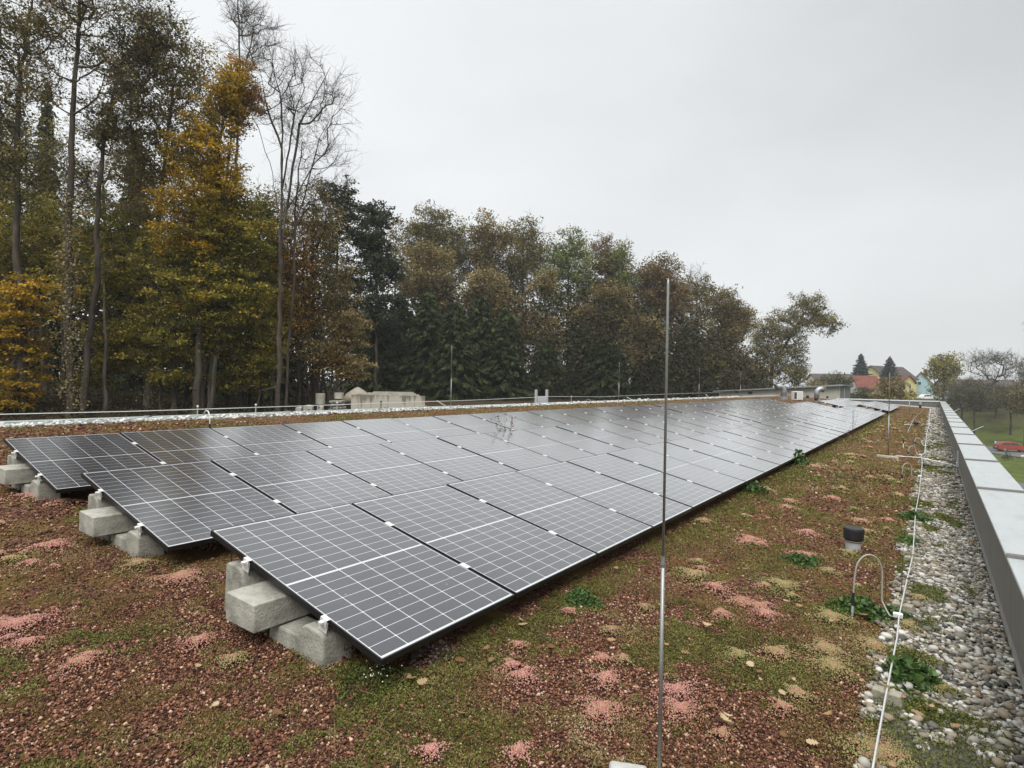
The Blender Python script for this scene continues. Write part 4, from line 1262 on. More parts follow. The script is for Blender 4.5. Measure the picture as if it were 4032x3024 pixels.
# ------------------------------------------------------------------ far end of the roof: wing, ducts, air conditioner
wg = empty('upper_wing', (-6.2, 71.0, 0.0))
tag(wg, 'low cream wing with a dark sloping roof edge beyond the end of the roof', 'building')
wx0 = -13.0
b = MB(); b.prism([(wx0, -2), (0, -2), (0, 1.60), (wx0, .66)], 0.0, 0.25, 'y'); b.build('wall', noise_mat('wing_wall', [(.42, .40, .34), (.52, .50, .44)], scale=2, rough=.9), wg)
b = MB(); b.prism([(0.252, -2), (10, -2), (10, 1.5), (.252, 1.5)], -0.25, 0.0, 'x'); b.build('end_wall', plain('wing_end', (.17, .165, .16), .8), wg)
b = MB(); b.prism([(wx0 - .6, .60), (.3, 1.58), (.3, 1.78), (wx0 - .6, .76)], -.45, 10.3, 'y'); b.build('roof', noise_mat('wing_roof', [(.10, .11, .115), (.17, .18, .185)], scale=1.5, rough=.7), wg)
b = MB(); b.prism([(wx0 - .6, .63), (.32, 1.61), (.32, 1.75), (wx0 - .6, .73)], -.49, -.452, 'y'); b.build('fascia', M['zinc'], wg)
b = MB(); b.box(-9.6, -9.1, -.04, 0.0, .45, .75); b.build('window', M['dark_gap'], wg)
b = MB(); b.tube([(.08, 3, 1.45), (.08, 3, .0)], .06, 8); b.build('downpipe', M['grey_plastic'], wg)


def gooseneck(u, vb, vt, wpx, flip, label):
    c = on_roof(u, vb); d = float(np.dot(c - CAM, FW)); k = d / FPX
    root = empty('vent_duct', c)
    tag(root, label, 'vent duct', 'bent vent ducts on the roof')
    r = wpx * k / 2; H = (vb - vt) * k
    b = MB(); b.lathe([(r * 1.5, 0), (r * 1.5, H * .18), (r * 1.1, H * .2)], seg=16); b.build('base', M['zinc'], root)
    rb_ = r * 1.7
    dirv = RT * flip; dirv = dirv / np.linalg.norm(dirv)
    pts = [np.array([0, 0, H * .2]), np.array([0, 0, H - rb_ - r])]
    for t in np.linspace(.2, 2.0, 9):
        pts.append(np.array([0, 0, H - rb_ - r]) + dirv * rb_ * (1 - math.cos(t)) + np.array([0, 0, rb_ * math.sin(t)]))
    b = MB(); b.tube(pts, r, 16); b.build('bent_pipe', M['zinc'], root, smooth=True)
    b = MB(); e = pts[-1]; t = pts[-1] - pts[-2]; t /= np.linalg.norm(t)
    b.tube([e, e + t * r * .5], [r * 1.2, r * 1.25], 16); b.build('mouth_ring', M['coping_dark'], root)
    return root


gooseneck(*z5(512, 0)[:1], 1480 + 262 * .3617, 1480 + 85 * .3617, 22, -1, 'left bent galvanised vent duct beside the air conditioner')
gooseneck(*z5(872, 0)[:1], 1480 + 285 * .3617, 1480 + 115 * .3617, 19, 1, 'right bent galvanised vent duct behind the solar panels')
c = on_roof(*z5(660, 268)); k = float(np.dot(c - CAM, FW)) / FPX * .3617
ac = empty('air_conditioner', c, YAW + .15); tag(ac, 'white outdoor air conditioner unit on the far end of the roof', 'air conditioner')
b = MB(); b.box(-54 * k, 54 * k, -22 * k, 22 * k, 6 * k, 100 * k, .02); b.build('housing', M['white_plastic'], ac)
b = MB(); b.box(-50 * k, -20 * k, -22.8 * k, -22.2 * k, 16 * k, 90 * k); b.build('fan_grille', M['dark_gap'], ac)
b = MB()
for i in range(5): b.box((-6 + i * 11) * k, (-3 + i * 11) * k, -22.8 * k, -22.2 * k, 12 * k, 94 * k)
b.build('side_louvre', M['grey_plastic'], ac)
for s in (-1, 1):
    b = MB(); b.box((s * 36 - 6) * k, (s * 36 + 6) * k, -24 * k, 24 * k, 0, 6 * k); b.build('foot', M['black_rubber'], ac)
for (x, yb, h, w, lab) in ((772, 262, 52, 30, 'round black vent cap right of the air conditioner'), (865, 292, 62, 40, 'large black vent cap in front of the right bent duct'), (988, 258, 40, 22, 'small black vent cap before the cream wing wall')):
    c = on_roof(*z5(x, yb)); k = float(np.dot(c - CAM, FW)) / FPX * .3617
    root = empty('roof_vent', c); tag(root, lab, 'vent cap', 'black vent caps on the roof')
    b = MB(); b.lathe([(w * .32 * k, 0), (w * .32 * k, h * .4 * k)], seg=14); b.build('pipe', M['zinc'], root)
    b = MB(); b.lathe([(w * .3 * k, h * .38 * k), (w * .5 * k, h * .45 * k), (w * .52 * k, h * .8 * k), (w * .35 * k, h * k)], seg=16); b.build('cap', M['black_rubber'], root)

# ------------------------------------------------------------------ trees
def frusta(P0, P1, R0, R1, seg=6):
    d = P1 - P0
    d = d / (np.linalg.norm(d, axis=1)[:, None] + 1e-9)
    ref = np.where(np.abs(d[:, 2:3]) > .9, np.array([[1.0, 0, 0]]), np.array([[0, 0, 1.0]]))
    a = np.cross(d, ref); a /= np.linalg.norm(a, axis=1)[:, None] + 1e-9
    b_ = np.cross(d, a)
    q = np.arange(seg) * 2 * math.pi / seg
    ring = np.cos(q)[None, :, None] * a[:, None] + np.sin(q)[None, :, None] * b_[:, None]
    V = np.concatenate([P0[:, None] + ring * R0[:, None, None], P1[:, None] + ring * R1[:, None, None]], 1).reshape(-1, 3)
    k = np.arange(seg); k2 = (k + 1) % seg
    f = np.stack([k, k2, k2 + seg, k + seg], -1)
    F = (f[None] + (np.arange(len(P0)) * 2 * seg)[:, None, None]).reshape(-1, 4)
    return V, F


def tree(name, base, trunk, r0, r_top, clumps, label, bark, leaf=None, leaves=40, ls=.12, cr=.6, rtip=.012, twigs=0, twig_len=.8, cat='tree', group='trees of the wood', extra=None, flat=.65, stub=0, limbs=(), jit=.06):
    """a trunk polyline, limbs grown to every leaf clump (thickness from what they carry), leaves round each clump"""
    base = np.asarray(base, float)
    root = empty(name, base)
    tag(root, label, cat, group)
    tp = [np.asarray(p, float) - base for p in trunk]
    nodes, par, tr = [], [], []
    L_ = [0.0]
    for a, b_ in zip(tp[:-1], tp[1:]): L_.append(L_[-1] + np.linalg.norm(b_ - a))
    nseg = max(6, int(L_[-1] / .7))
    for i in range(nseg + 1):
        s = L_[-1] * i / nseg
        j = min(np.searchsorted(L_, s, 'right') - 1, len(tp) - 2)
        t = (s - L_[j]) / (L_[j + 1] - L_[j] + 1e-9)
        p = tp[j] * (1 - t) + tp[j + 1] * t
        w_ = RNG.normal(size=3) * .03 * (i > 0); w_[2] = 0
        nodes.append(p + w_); par.append(i - 1); tr.append(r0 * (1 - i / nseg) ** .8 * (1 + .35 * math.exp(-s / .5)) + r_top * (i / nseg))
    for lm in limbs:
        lp = [np.asarray(p, float) - base for p in lm]
        A = np.array(nodes[:nseg + 1])
        j = int(np.argmin(np.linalg.norm(A - lp[0], axis=1)))
        lp = [A[j]] + lp[1:]
        pj = j
        for a, b_ in zip(lp[:-1], lp[1:]):
            m = max(2, int(np.linalg.norm(b_ - a) / .6))
            for q in range(1, m + 1):
                nodes.append(a + (b_ - a) * q / m + RNG.normal(size=3) * .025); par.append(pj); tr.append(rtip * 2.2); pj = len(nodes) - 1
    ntr = len(nodes)
    C = np.asarray(clumps, float) - base
    ax = np.array(nodes)
    dist = np.min(np.linalg.norm(C[:, None] - ax[None], axis=2), axis=1)
    order = np.argsort(dist)
    N = np.zeros((ntr + 4 * len(C), 3)); N[:ntr] = ax
    n = ntr
    tips = []
    for ci in order:
        p = C[ci]
        A = N[:n]
        dv = p - A
        dd = np.linalg.norm(dv, axis=1)
        dh = np.hypot(dv[:, 0], dv[:, 1])
        cost = dd + 1.1 * np.maximum(0, dh * .45 - dv[:, 2])
        cost[:2] += 50
        if stub: cost[:ntr] += np.where(A[:ntr, 2] < stub, 60, 0)
        j = int(np.argmin(cost))
        s = N[j]; d = p - s; D_ = dd[j]
        ctrl = s + d * .5 + np.array([d[0] * .12, d[1] * .12, -abs(D_) * .10 + .0]) + RNG.normal(size=3) * jit * D_
        pj = j
        for t in (.33, .66, 1.0):
            q = (1 - t) ** 2 * s + 2 * t * (1 - t) * ctrl + t * t * p
            N[n] = q; par.append(pj); pj = n; n += 1
        tips.append(n - 1)
    N = N[:n]
    par_ = np.array(par)
    cnt = np.zeros(n); cnt[tips] = 1
    for i in range(n - 1, 0, -1): cnt[par_[i]] += cnt[i]
    R_ = rtip * np.maximum(cnt, 1) ** .52
    R_[:nseg + 1] = np.maximum(np.array(tr[:nseg + 1]), np.minimum(R_[:nseg + 1], np.array(tr[:nseg + 1]) * 1.3))
    ch = np.arange(1, n)
    pr = par_[1:]
    Rp = np.where(pr <= nseg, np.minimum(R_[pr], np.where(ch <= nseg, 9, R_[ch] * 1.5)), R_[pr])
    P0, P1, Q0, Q1 = [N[pr]], [N[ch]], [np.minimum(Rp, R_[ch] * 1.9 + .002)], [R_[ch]]
    Q0[0][:nseg] = R_[pr[:nseg]]
    if twigs:
        t0 = np.repeat(np.array(tips), twigs)
        back = np.where(RNG.random(len(t0)) < .5, t0, t0 - 1)
        s = N[back]
        out = N[t0] - N[np.maximum(t0 - 2, 0)]; out /= np.linalg.norm(out, axis=1)[:, None] + 1e-9
        d = out * .7 + RNG.normal(size=(len(t0), 3)) * .55 + np.array([0, 0, .25])
        d /= np.linalg.norm(d, axis=1)[:, None]
        ln = twig_len * (.4 + .8 * RNG.random(len(t0)))
        e = s + d * ln[:, None]
        P0.append(s); P1.append(e); Q0.append(np.full(len(s), rtip * .75)); Q1.append(np.full(len(s), rtip * .4))
        for _ in range(2):
            s2 = s + (e - s) * (.3 + .6 * RNG.random(len(s)))[:, None]
            d2 = d + RNG.normal(size=d.shape) * .6; d2 /= np.linalg.norm(d2, axis=1)[:, None]
            e2 = s2 + d2 * (ln * .6)[:, None]
            P0.append(s2); P1.append(e2); Q0.append(np.full(len(s), rtip * .5)); Q1.append(np.full(len(s), rtip * .28))
    V, F = frusta(np.concatenate(P0), np.concatenate(P1), np.concatenate(Q0), np.concatenate(Q1))
    np_mesh('trunk', V, F, bark, root, smooth=True)
    if leaf is not None:
        k = leaves
        c = np.repeat(C, k, 0)
        sub = np.repeat(RNG.normal(size=(len(C) * 5, 3)) * .62, (k + 4) // 5, 0).reshape(len(C), -1, 3)[:, :k].reshape(-1, 3)
        g = sub + RNG.normal(size=(len(c), 3)) * .42; g *= (np.clip(np.linalg.norm(g, axis=1), 0, 1.9) / (np.linalg.norm(g, axis=1) + 1e-9))[:, None]
        c = c + g * np.array([cr, cr, cr * flat]) * .62
        s = ls * (.6 + .8 * RNG.random(len(c)))
        v, f = sprays(c, s, s * .66, .75)
        ct = np.repeat(RNG.normal(size=len(C)) * .2 + .5, k)
        t = np.clip(ct + RNG.normal(size=len(c)) * .17, 0, 1)
        np_mesh('crown', v, f, leaf, root, t)
    if extra is not None:
        for (nm, ec, es, mat, tt) in extra:
            ec = np.asarray(ec) - base
            v, f = quads(ec, es, es * .7, .6)
            np_mesh(nm, v, f, mat, root, tt)
    return root


def lobe_pts(depth, lobes, n, shell=.45):
    """clump centres in crown lobes that are given by their middle and half sizes in photo pixels at the tree's distance"""
    w = np.array([max(1, l[2] * l[3]) for l in lobes], float); w /= w.sum()
    out = []
    for l, q in zip(lobes, w):
        m = max(3, int(round(n * q)))
        d = RNG.normal(size=(m, 3)); d /= np.linalg.norm(d, axis=1)[:, None]
        r = RNG.random(m) ** shell
        dep = depth + (l[4] if len(l) > 4 else 0)
        c = at(l[0], l[1], dep); k = dep / FPX
        out.append(c + d[:, :1] * RT * (r * l[2] * k)[:, None] + d[:, 1:2] * FW * (r * l[2] * k * .9)[:, None] + d[:, 2:] * np.array([0, 0, 1.0]) * (r * l[3] * k)[:, None])
    return np.concatenate(out)


def foot(u, depth):
    p = at(u, 1510, depth)
    return np.array([p[0], p[1], float(ground_z(p[0], p[1], False)) - .05])


def ptree(name, depth, bu, lobes, n, label, leaf, bark='bark', leaves=40, ls=.12, cr=.6, r0=.16, trunk=None, shell=.45, twigs=2, rtip=.012, twig_len=.7, extra=None, group='trees of the wood', flat=.65, r_top=.02, stub=0, limbs=(), jit=.06):
    base = foot(bu, depth)
    pts = [base]
    if trunk is None:
        top = min(l[1] - .45 * l[3] for l in lobes); cu = min(lobes, key=lambda l: l[1])[0]
        trunk = [((bu * 2 + cu) / 3 + random.uniform(-6, 6), (1510 * .55 + top * .45)), (cu, top)]
    for (u, v) in trunk: pts.append(at(u, v, depth))
    return tree(name, base, pts, r0, r_top, lobe_pts(depth, lobes, n, shell), label, M[bark], LEAF[leaf] if leaf else None, leaves, ls, cr, rtip, twigs, twig_len, group=group, extra=extra, flat=flat, stub=stub, limbs=[[at(u, v, depth + (dz[0] if dz else 0)) for (u, v, *dz) in l] for l in limbs], jit=jit)


def ivy(depth, path, n, spread, ls=.11):
    """pale leaves hugging a trunk: path in photo pixels"""
    out = []
    pts = [at(u, v, depth - .25) for u, v in path]
    for _ in range(n):
        i = random.randrange(len(pts) - 1); t = random.random()
        out.append(pts[i] * (1 - t) + pts[i + 1] * t + np.array([random.gauss(0, spread), random.gauss(0, spread), random.gauss(0, .25)]))
    s = ls * (.6 + .8 * RNG.random(n))
    return ('ivy', np.array(out), s, LEAF['ivy'], RNG.random(n))


def conifer(name, u, vtop, hw, depth, label, leaf='spruce', n=7000, ls=.30, bark='bark', low=.06, gap=.55, droop=.35, power=.85, group='trees of the wood', vb=None):
    base = foot(u, depth)
    if vb: base[2] = at(u, vb, depth)[2]
    top = at(u, vtop, depth); k = depth / FPX
    H = top[2] - base[2]; Rm = hw * k
    root = empty(name, base); tag(root, label, 'tree', group)
    V0, V1 = [], []
    z = H * low
    while z < H * .97:
        f = 1 - z / H
        rr = Rm * f ** power
        m = max(4, int(7 + 7 * f))
        a0 = random.random() * 6.28
        for i in range(m):
            a = a0 + 6.283 * i / m + random.uniform(-.25, .25)
            q = rr * random.uniform(.68, 1.12)
            V0.append((0, 0, z + random.uniform(-.1, .1))); V1.append((q * math.cos(a), q * math.sin(a), z - droop * q + random.uniform(-.15, .15)))
        z += gap * (.55 + .6 * f) * (H / 11) ** .35
    V0, V1 = np.array(V0), np.array(V1)
    zz = np.linspace(0, H * .985, 9); tp = np.stack([0 * zz, 0 * zz, zz], -1); tr = np.interp(zz, [0, H * .5, H], [max(.05, H * .014), H * .008, .012])
    v, f = frusta(np.concatenate([V0, tp[:-1]]), np.concatenate([V1, tp[1:]]), np.concatenate([np.full(len(V0), .02 + .001 * H), tr[:-1]]), np.concatenate([np.full(len(V0), .006), tr[1:]]), 6)
    np_mesh('trunk', v, f, M[bark], root)
    i = RNG.choice(len(V0), n, p=(np.linalg.norm(V1 - V0, axis=1) ** 1.3) / (np.linalg.norm(V1 - V0, axis=1) ** 1.3).sum())
    t = RNG.random(n) ** .6
    c = V0[i] + (V1[i] - V0[i]) * t[:, None]
    L_ = np.linalg.norm(V1 - V0, axis=1)[i]
    sag = -.16 * np.sin(t * 3.1) * L_ * .3
    side = RNG.normal(size=(n, 3)) * np.stack([.10 + .10 * L_ * (1 - t) * .8, .10 + .10 * L_ * (1 - t) * .8, np.full(n, .07)], -1)
    c = c + side; c[:, 2] += sag
    s = ls * (.6 + .8 * RNG.random(n))
    d = (V1[i] - V0[i]) / (L_[:, None] + 1e-6) + RNG.normal(size=(n, 3)) * .45 + np.array([0, 0, -.35])
    d /= np.linalg.norm(d, axis=1)[:, None]
    q = np.cross(d, RNG.normal(size=(n, 3))); q /= np.linalg.norm(q, axis=1)[:, None] + 1e-9
    A = d * (s / 2)[:, None]; W_ = q * (s * .17)[:, None]
    v = np.stack([c - A, c + W_, c + A, c - W_], 1).reshape(-1, 3)
    br = RNG.normal(size=len(V0)) * .16 + .45
    np_mesh('crown', v, np.arange(4 * n).reshape(n, 4), LEAF[leaf], root, np.clip(br[i] + RNG.normal(size=n) * .18, 0, 1))
    return root


# --- near wood on the left (25 to 36 m)
ptree('oak_tree', 27, 100, [(40, 250, 150, 260), (-60, 500, 160, 260), (150, 90, 170, 130), (60, 640, 120, 150)], 210, 'dark oak with leaning trunk and brown leaves, at the far left edge', 'oak_olive', r0=.15, trunk=[(62, 900), (66, 721), (74, 328), (120, 40), (150, -150)], leaves=69, ls=.125, cr=.7, twigs=3)
ptree('oak_tree', 26, 283, [(330, 40, 330, 170), (300, -150, 300, 200), (430, 330, 110, 130), (180, 330, 100, 140)], 170, 'tall straight oak with pale ivy climbing its lower trunk, left of the bent oak', 'oak_brown', r0=.155, trunk=[(272, 1250), (272, 918), (285, 459), (318, 0), (325, -250)], leaves=45, ls=.115, cr=.75, twigs=5, twig_len=1.1,
      extra=[ivy(26, [(283, 1600), (270, 1150), (275, 780)], 1500, .24), ivy(26, [(200, 1350), (230, 1150), (250, 1000)], 350, .3)])
ptree('oak_tree', 28, 335, [(560, 130, 110, 110), (660, 110, 80, 80), (480, 300, 150, 120), (470, 480, 150, 130), (620, 250, 120, 130)], 190, 'bent oak whose trunk curves to the right, olive brown sparse crown', 'oak_olive', r0=.13, trunk=[(345, 1350), (385, 1100), (388, 787), (408, 560), (465, 262), (545, 150)], leaves=60, ls=.125, cr=.65, twigs=4, twig_len=.9)
ptree('oak_tree', 31, 580, [(640, 330, 170, 170), (720, 560, 130, 200), (560, 620, 160, 180), (760, 300, 90, 140), (620, 860, 150, 130)], 260, 'brown leaved oak with a pale lit trunk, left of the yellow maple', 'oak_brown', 'bark_pale', r0=.16, trunk=[(585, 1400), (600, 1200), (612, 1000), (640, 700), (680, 350), (720, 180)], leaves=69, ls=.125, cr=.7,
      extra=[ivy(31, [(575, 1590), (590, 1400), (610, 1250)], 700, .32), ivy(31, [(690, 1520), (640, 1490), (600, 1420)], 300, .3)])
ptree('maple_tree', 29, 775, [(855, 470, 110, 130), (800, 640, 150, 140), (905, 350, 75, 110), (775, 800, 170, 130), (880, 760, 120, 120), (740, 960, 170, 90)], 300, 'tall bright yellow maple with a pointed orange tinged crown', 'yellow', r0=.15, trunk=[(790, 1250), (800, 1000), (815, 800), (860, 560), (920, 300)], leaves=90, ls=.12, cr=.62, flat=.5)
ptree('maple_tree', 30, 800, [(935, 290, 50, 90), (915, 420, 85, 85), (985, 400, 60, 50), (960, 340, 45, 60)], 100, 'slender orange maple top rising beside the yellow maple', 'orange', r0=.10, trunk=[(820, 1250), (870, 900), (915, 500), (935, 250)], leaves=62, ls=.12, cr=.6, flat=.45)
ptree('birch_tree', 33, 900, [(950, 60, 55, 110), (930, -60, 45, 80), (985, 150, 120, 120)], 110, 'thin bare birch top standing above the yellow maple', None, r0=.10, trunk=[(905, 1200), (930, 700), (940, 300), (940, 120), (938, 20), (930, -60)], twigs=6, twig_len=.8, rtip=.010)
# bare ash with several upright limbs
ASH = [[(1104, 1100), (1108, 721), (1114, 524, .5), (1101, 367, .9), (1075, 262, 1.2), (1049, 151, 1.5)], [(1106, 1000), (1140, 721), (1180, 492, -.6), (1245, 367, -1), (1304, 262, -1.3)],
       [(1140, 760), (1153, 498, .8), (1190, 330, 1.3), (1205, 205, 1.6)], [(1108, 1080), (1213, 721, -.8), (1258, 544, -1.2), (1343, 393, -1.6), (1368, 347, -1.8)], [(1106, 800), (1108, 590), (1040, 380, -.8), (1015, 200, -1.2)], [(1106, 850), (1060, 640, .6), (1005, 470, 1.0)], [(1112, 900), (1240, 640, .8), (1320, 560, 1.4)]]
ptree('bare_ash_tree', 29, 1096, [(1050, 230, 55, 110), (1030, 420, 60, 130), (1190, 290, 80, 110), (1290, 350, 70, 100), (1340, 430, 45, 90), (1230, 450, 100, 140), (1120, 430, 70, 190), (1290, 580, 70, 90)], 190, 'bare multi limbed ash tree standing alone against the sky', None, 'bark', r0=.14, trunk=[(1100, 1400), (1104, 1150), (1106, 950), (1108, 760)], twigs=5, twig_len=.95, rtip=.008, shell=.6, stub=9.5, limbs=ASH, jit=.04)
ptree('bare_ash_tree', 30, 1125, [(1200, 640, 60, 160), (1150, 800, 60, 160), (1280, 780, 70, 120), (1330, 700, 40, 110)], 90, 'second thinner bare stem close right of the bare ash', None, r0=.08, trunk=[(1135, 1400), (1155, 1100), (1165, 800), (1190, 560)], twigs=5, twig_len=.9, rtip=.007, shell=.6, jit=.04)
# understory beeches
ptree('beech_tree', 29.5, 830, [(850, 960, 210, 120), (930, 880, 130, 130), (800, 1120, 210, 110), (900, 1180, 170, 100)], 330, 'olive yellow beech filling the space below the yellow maple', 'yellow_green', r0=.11, leaves=78, ls=.135, cr=.75, flat=.36)
ptree('beech_tree', 27, 60, [(60, 1400, 130, 190), (-60, 1250, 150, 170), (150, 1180, 140, 110), (20, 1560, 140, 90)], 260, 'low orange yellow beech at the far left above the roof edge', 'yellow', r0=.10, leaves=75, ls=.13, cr=.5, flat=.36)
ptree('beech_tree', 32, 180, [(120, 900, 200, 170), (230, 1060, 190, 120), (40, 1060, 160, 130)], 260, 'yellow green beech behind the ivy clad oak', 'yellow_green', r0=.11, leaves=84, ls=.125, cr=.75, flat=.38)
ptree('beech_tree', 31, 420, [(430, 930, 160, 140), (360, 1100, 200, 120), (500, 1120, 150, 110), (440, 1300, 130, 80)], 300, 'layered yellow green beech below the bent oak', 'yellow_green', r0=.11, leaves=81, ls=.125, cr=.75, flat=.36)
ptree('beech_tree', 30, 690, [(680, 1040, 150, 120), (640, 1250, 130, 100), (760, 1340, 190, 80), (860, 1250, 180, 110)], 300, 'spreading green yellow beech low before the dark wood', 'yellow_green', r0=.11, leaves=78, ls=.125, cr=.75, flat=.36)
ptree('beech_tree', 33, 960, [(960, 1000, 150, 190), (1000, 1200, 170, 150), (920, 1350, 160, 90), (1040, 850, 100, 130)], 320, 'golden beech between the yellow maple and the bare ash', 'yellow_green', r0=.12, leaves=84, ls=.125, cr=.75, flat=.38)
ptree('beech_tree', 35, 1240, [(1230, 870, 140, 170), (1260, 1080, 140, 160), (1220, 1290, 160, 140), (1320, 1330, 100, 150), (1350, 1180, 70, 150)], 340, 'brown yellow twiggy beech behind the bare ash', 'oak_tan', r0=.12, leaves=51, ls=.125, cr=.7, twigs=4)
ptree('beech_tree', 34, 1180, [(1140, 1000, 110, 190), (1130, 1250, 130, 150), (1330, 1440, 90, 60)], 200, 'orange speckled beech around the bare ash trunks', 'orange', r0=.10, leaves=45, ls=.13, cr=.75, twigs=3)
ptree('thin_tree', 29, 415, [(405, 1100, 40, 120)], 24, 'slim bare trunk just right of the ivy clad oak', 'yellow_green', 'bark_pale', r0=.10, leaves=30)
ptree('thin_tree', 33, 250, [(230, 1080, 70, 120)], 30, 'slim dark trunk leaning just left of the ivy clad oak', 'oak_brown', r0=.12, trunk=[(245, 1250), (262, 1000)], leaves=36)
ptree('thin_tree', 30, 815, [(830, 1250, 50, 70)], 30, 'pale forked slim trunk under the yellow maple', 'yellow_green', 'bark_pale', r0=.07, trunk=[(835, 1420), (850, 1300)], leaves=27)
ptree('thin_tree', 31, 695, [(700, 1300, 80, 60)], 30, 'slim pale trunk beside the oak with the lit trunk', 'yellow_green', 'bark_pale', r0=.09, trunk=[(700, 1450), (715, 1300)], leaves=36)
ptree('oak_tree', 37, 130, [(100, 560, 190, 160), (190, 740, 170, 120), (20, 760, 120, 130)], 190, 'olive oak filling the gap behind the two left oak trunks', 'oak_olive', r0=.14, leaves=44, ls=.15, cr=.85, twigs=4)
ptree('oak_tree', 38, 430, [(400, 620, 150, 140), (520, 760, 170, 120), (330, 760, 120, 110), (640, 700, 110, 120)], 210, 'olive brown oak behind the bent oak trunk', 'oak_olive', r0=.14, leaves=44, ls=.15, cr=.85, twigs=4)
for u_, d_, lb_, lf_, lab_ in ((640, 30, [(640, 1400, 150, 50), (560, 1330, 110, 50), (700, 1480, 110, 40)], 'yellow_green', 'low green beech sapling between the pale lit trunk and the roof edge'),
                             (1010, 31, [(1000, 1420, 110, 60), (940, 1500, 110, 40), (1060, 1330, 80, 60)], 'yellow_green', 'low golden sapling left of the bare ash trunk'),
                             (420, 31, [(430, 1430, 90, 40), (480, 1360, 90, 50), (360, 1500, 70, 30)], 'yellow_green', 'low green sapling at the foot of the bent oak'),
                             (1290, 34, [(1290, 1390, 110, 70), (1380, 1300, 70, 90), (1400, 1450, 70, 60)], 'oak_tan', 'low tan brush above the concrete rings')):
    ptree('beech_sapling', d_, u_, lb_, 130, lab_, lf_, r0=.05, leaves=60, ls=.125, cr=.7, flat=.38, twigs=2)
# tall dark conifers behind the left wood
conifer('spruce_tree', 170, 300, 100, 42, 'tall thin dark spruce behind the left oaks', n=16000, ls=.42, low=.12)
conifer('spruce_tree', 520, 480, 170, 45, 'tall dark spruce behind the bent oak', n=17000, ls=.45)
conifer('spruce_tree', 830, 420, 150, 44, 'tall dark spruce hidden behind the yellow maple', n=16000, ls=.45)
conifer('spruce_tree', -60, 250, 200, 40, 'broad dark spruce at the far left behind the oaks', n=17000, ls=.45)
conifer('spruce_tree', 1060, 830, 150, 46, 'dark spruce behind the golden beech', n=13000, ls=.45)
# pines
ptree('pine_tree', 50, 1330, [(1330, 790, 75, 90), (1380, 880, 60, 110), (1290, 930, 80, 120), (1360, 1060, 90, 120), (1370, 1230, 80, 110)], 220, 'dark rounded pine crown just right of the bare ash', 'pine', r0=.17, leaves=80, ls=.20, cr=.8, flat=.5, twigs=1)
ptree('pine_tree', 66, 1480, [(1480, 850, 60, 60), (1470, 960, 75, 110), (1500, 1080, 70, 90), (1490, 1230, 70, 90)], 170, 'dark upright pine left of the brown oak crowns', 'pine', r0=.2, leaves=100, ls=.30, cr=1.1, flat=.5, twigs=1)
ptree('oak_tree', 76, 1560, [(1560, 920, 50, 80), (1570, 1080, 60, 100)], 60, 'thin brown oak with sky gaps right of the dark pine', 'oak_brown', r0=.2, leaves=60, ls=.25, cr=1.2, twigs=3)

# --- spruce row in front of the oaks
for u, vt, hw, d, lab in ((1470, 1190, 110, 46, 'leftmost spruce of the dark row, beside the brown beech'), (1570, 1150, 110, 49, 'dark spruce second from the left in the spruce row'), (1680, 1135, 120, 46, 'broad spruce left of the slim rod in the spruce row'),
                          (1790, 1180, 115, 44, 'dark spruce behind the slim rod'), (1890, 1150, 115, 48, 'tallest dark spruce right of the slim rod'), (1985, 1195, 95, 46, 'rightmost spruce of the dense dark row'),
                          (2150, 1330, 95, 52, 'small dark spruce under the tan oak'), (2290, 1270, 110, 55, 'spruce left of the second slim rod'), (2380, 1310, 120, 52, 'broad low spruce behind the second slim rod'), (2560, 1290, 90, 56, 'dark spruce left of the tall near rod'),
                          (2700, 1270, 100, 58, 'dark green spruce right of the tall near rod')):
    conifer('spruce_tree', u, vt, hw * 1.3, d * 1.5, lab, n=21000, ls=.62, low=.01, group='spruces in a row before the oaks', power=.62, droop=.42, gap=.62)

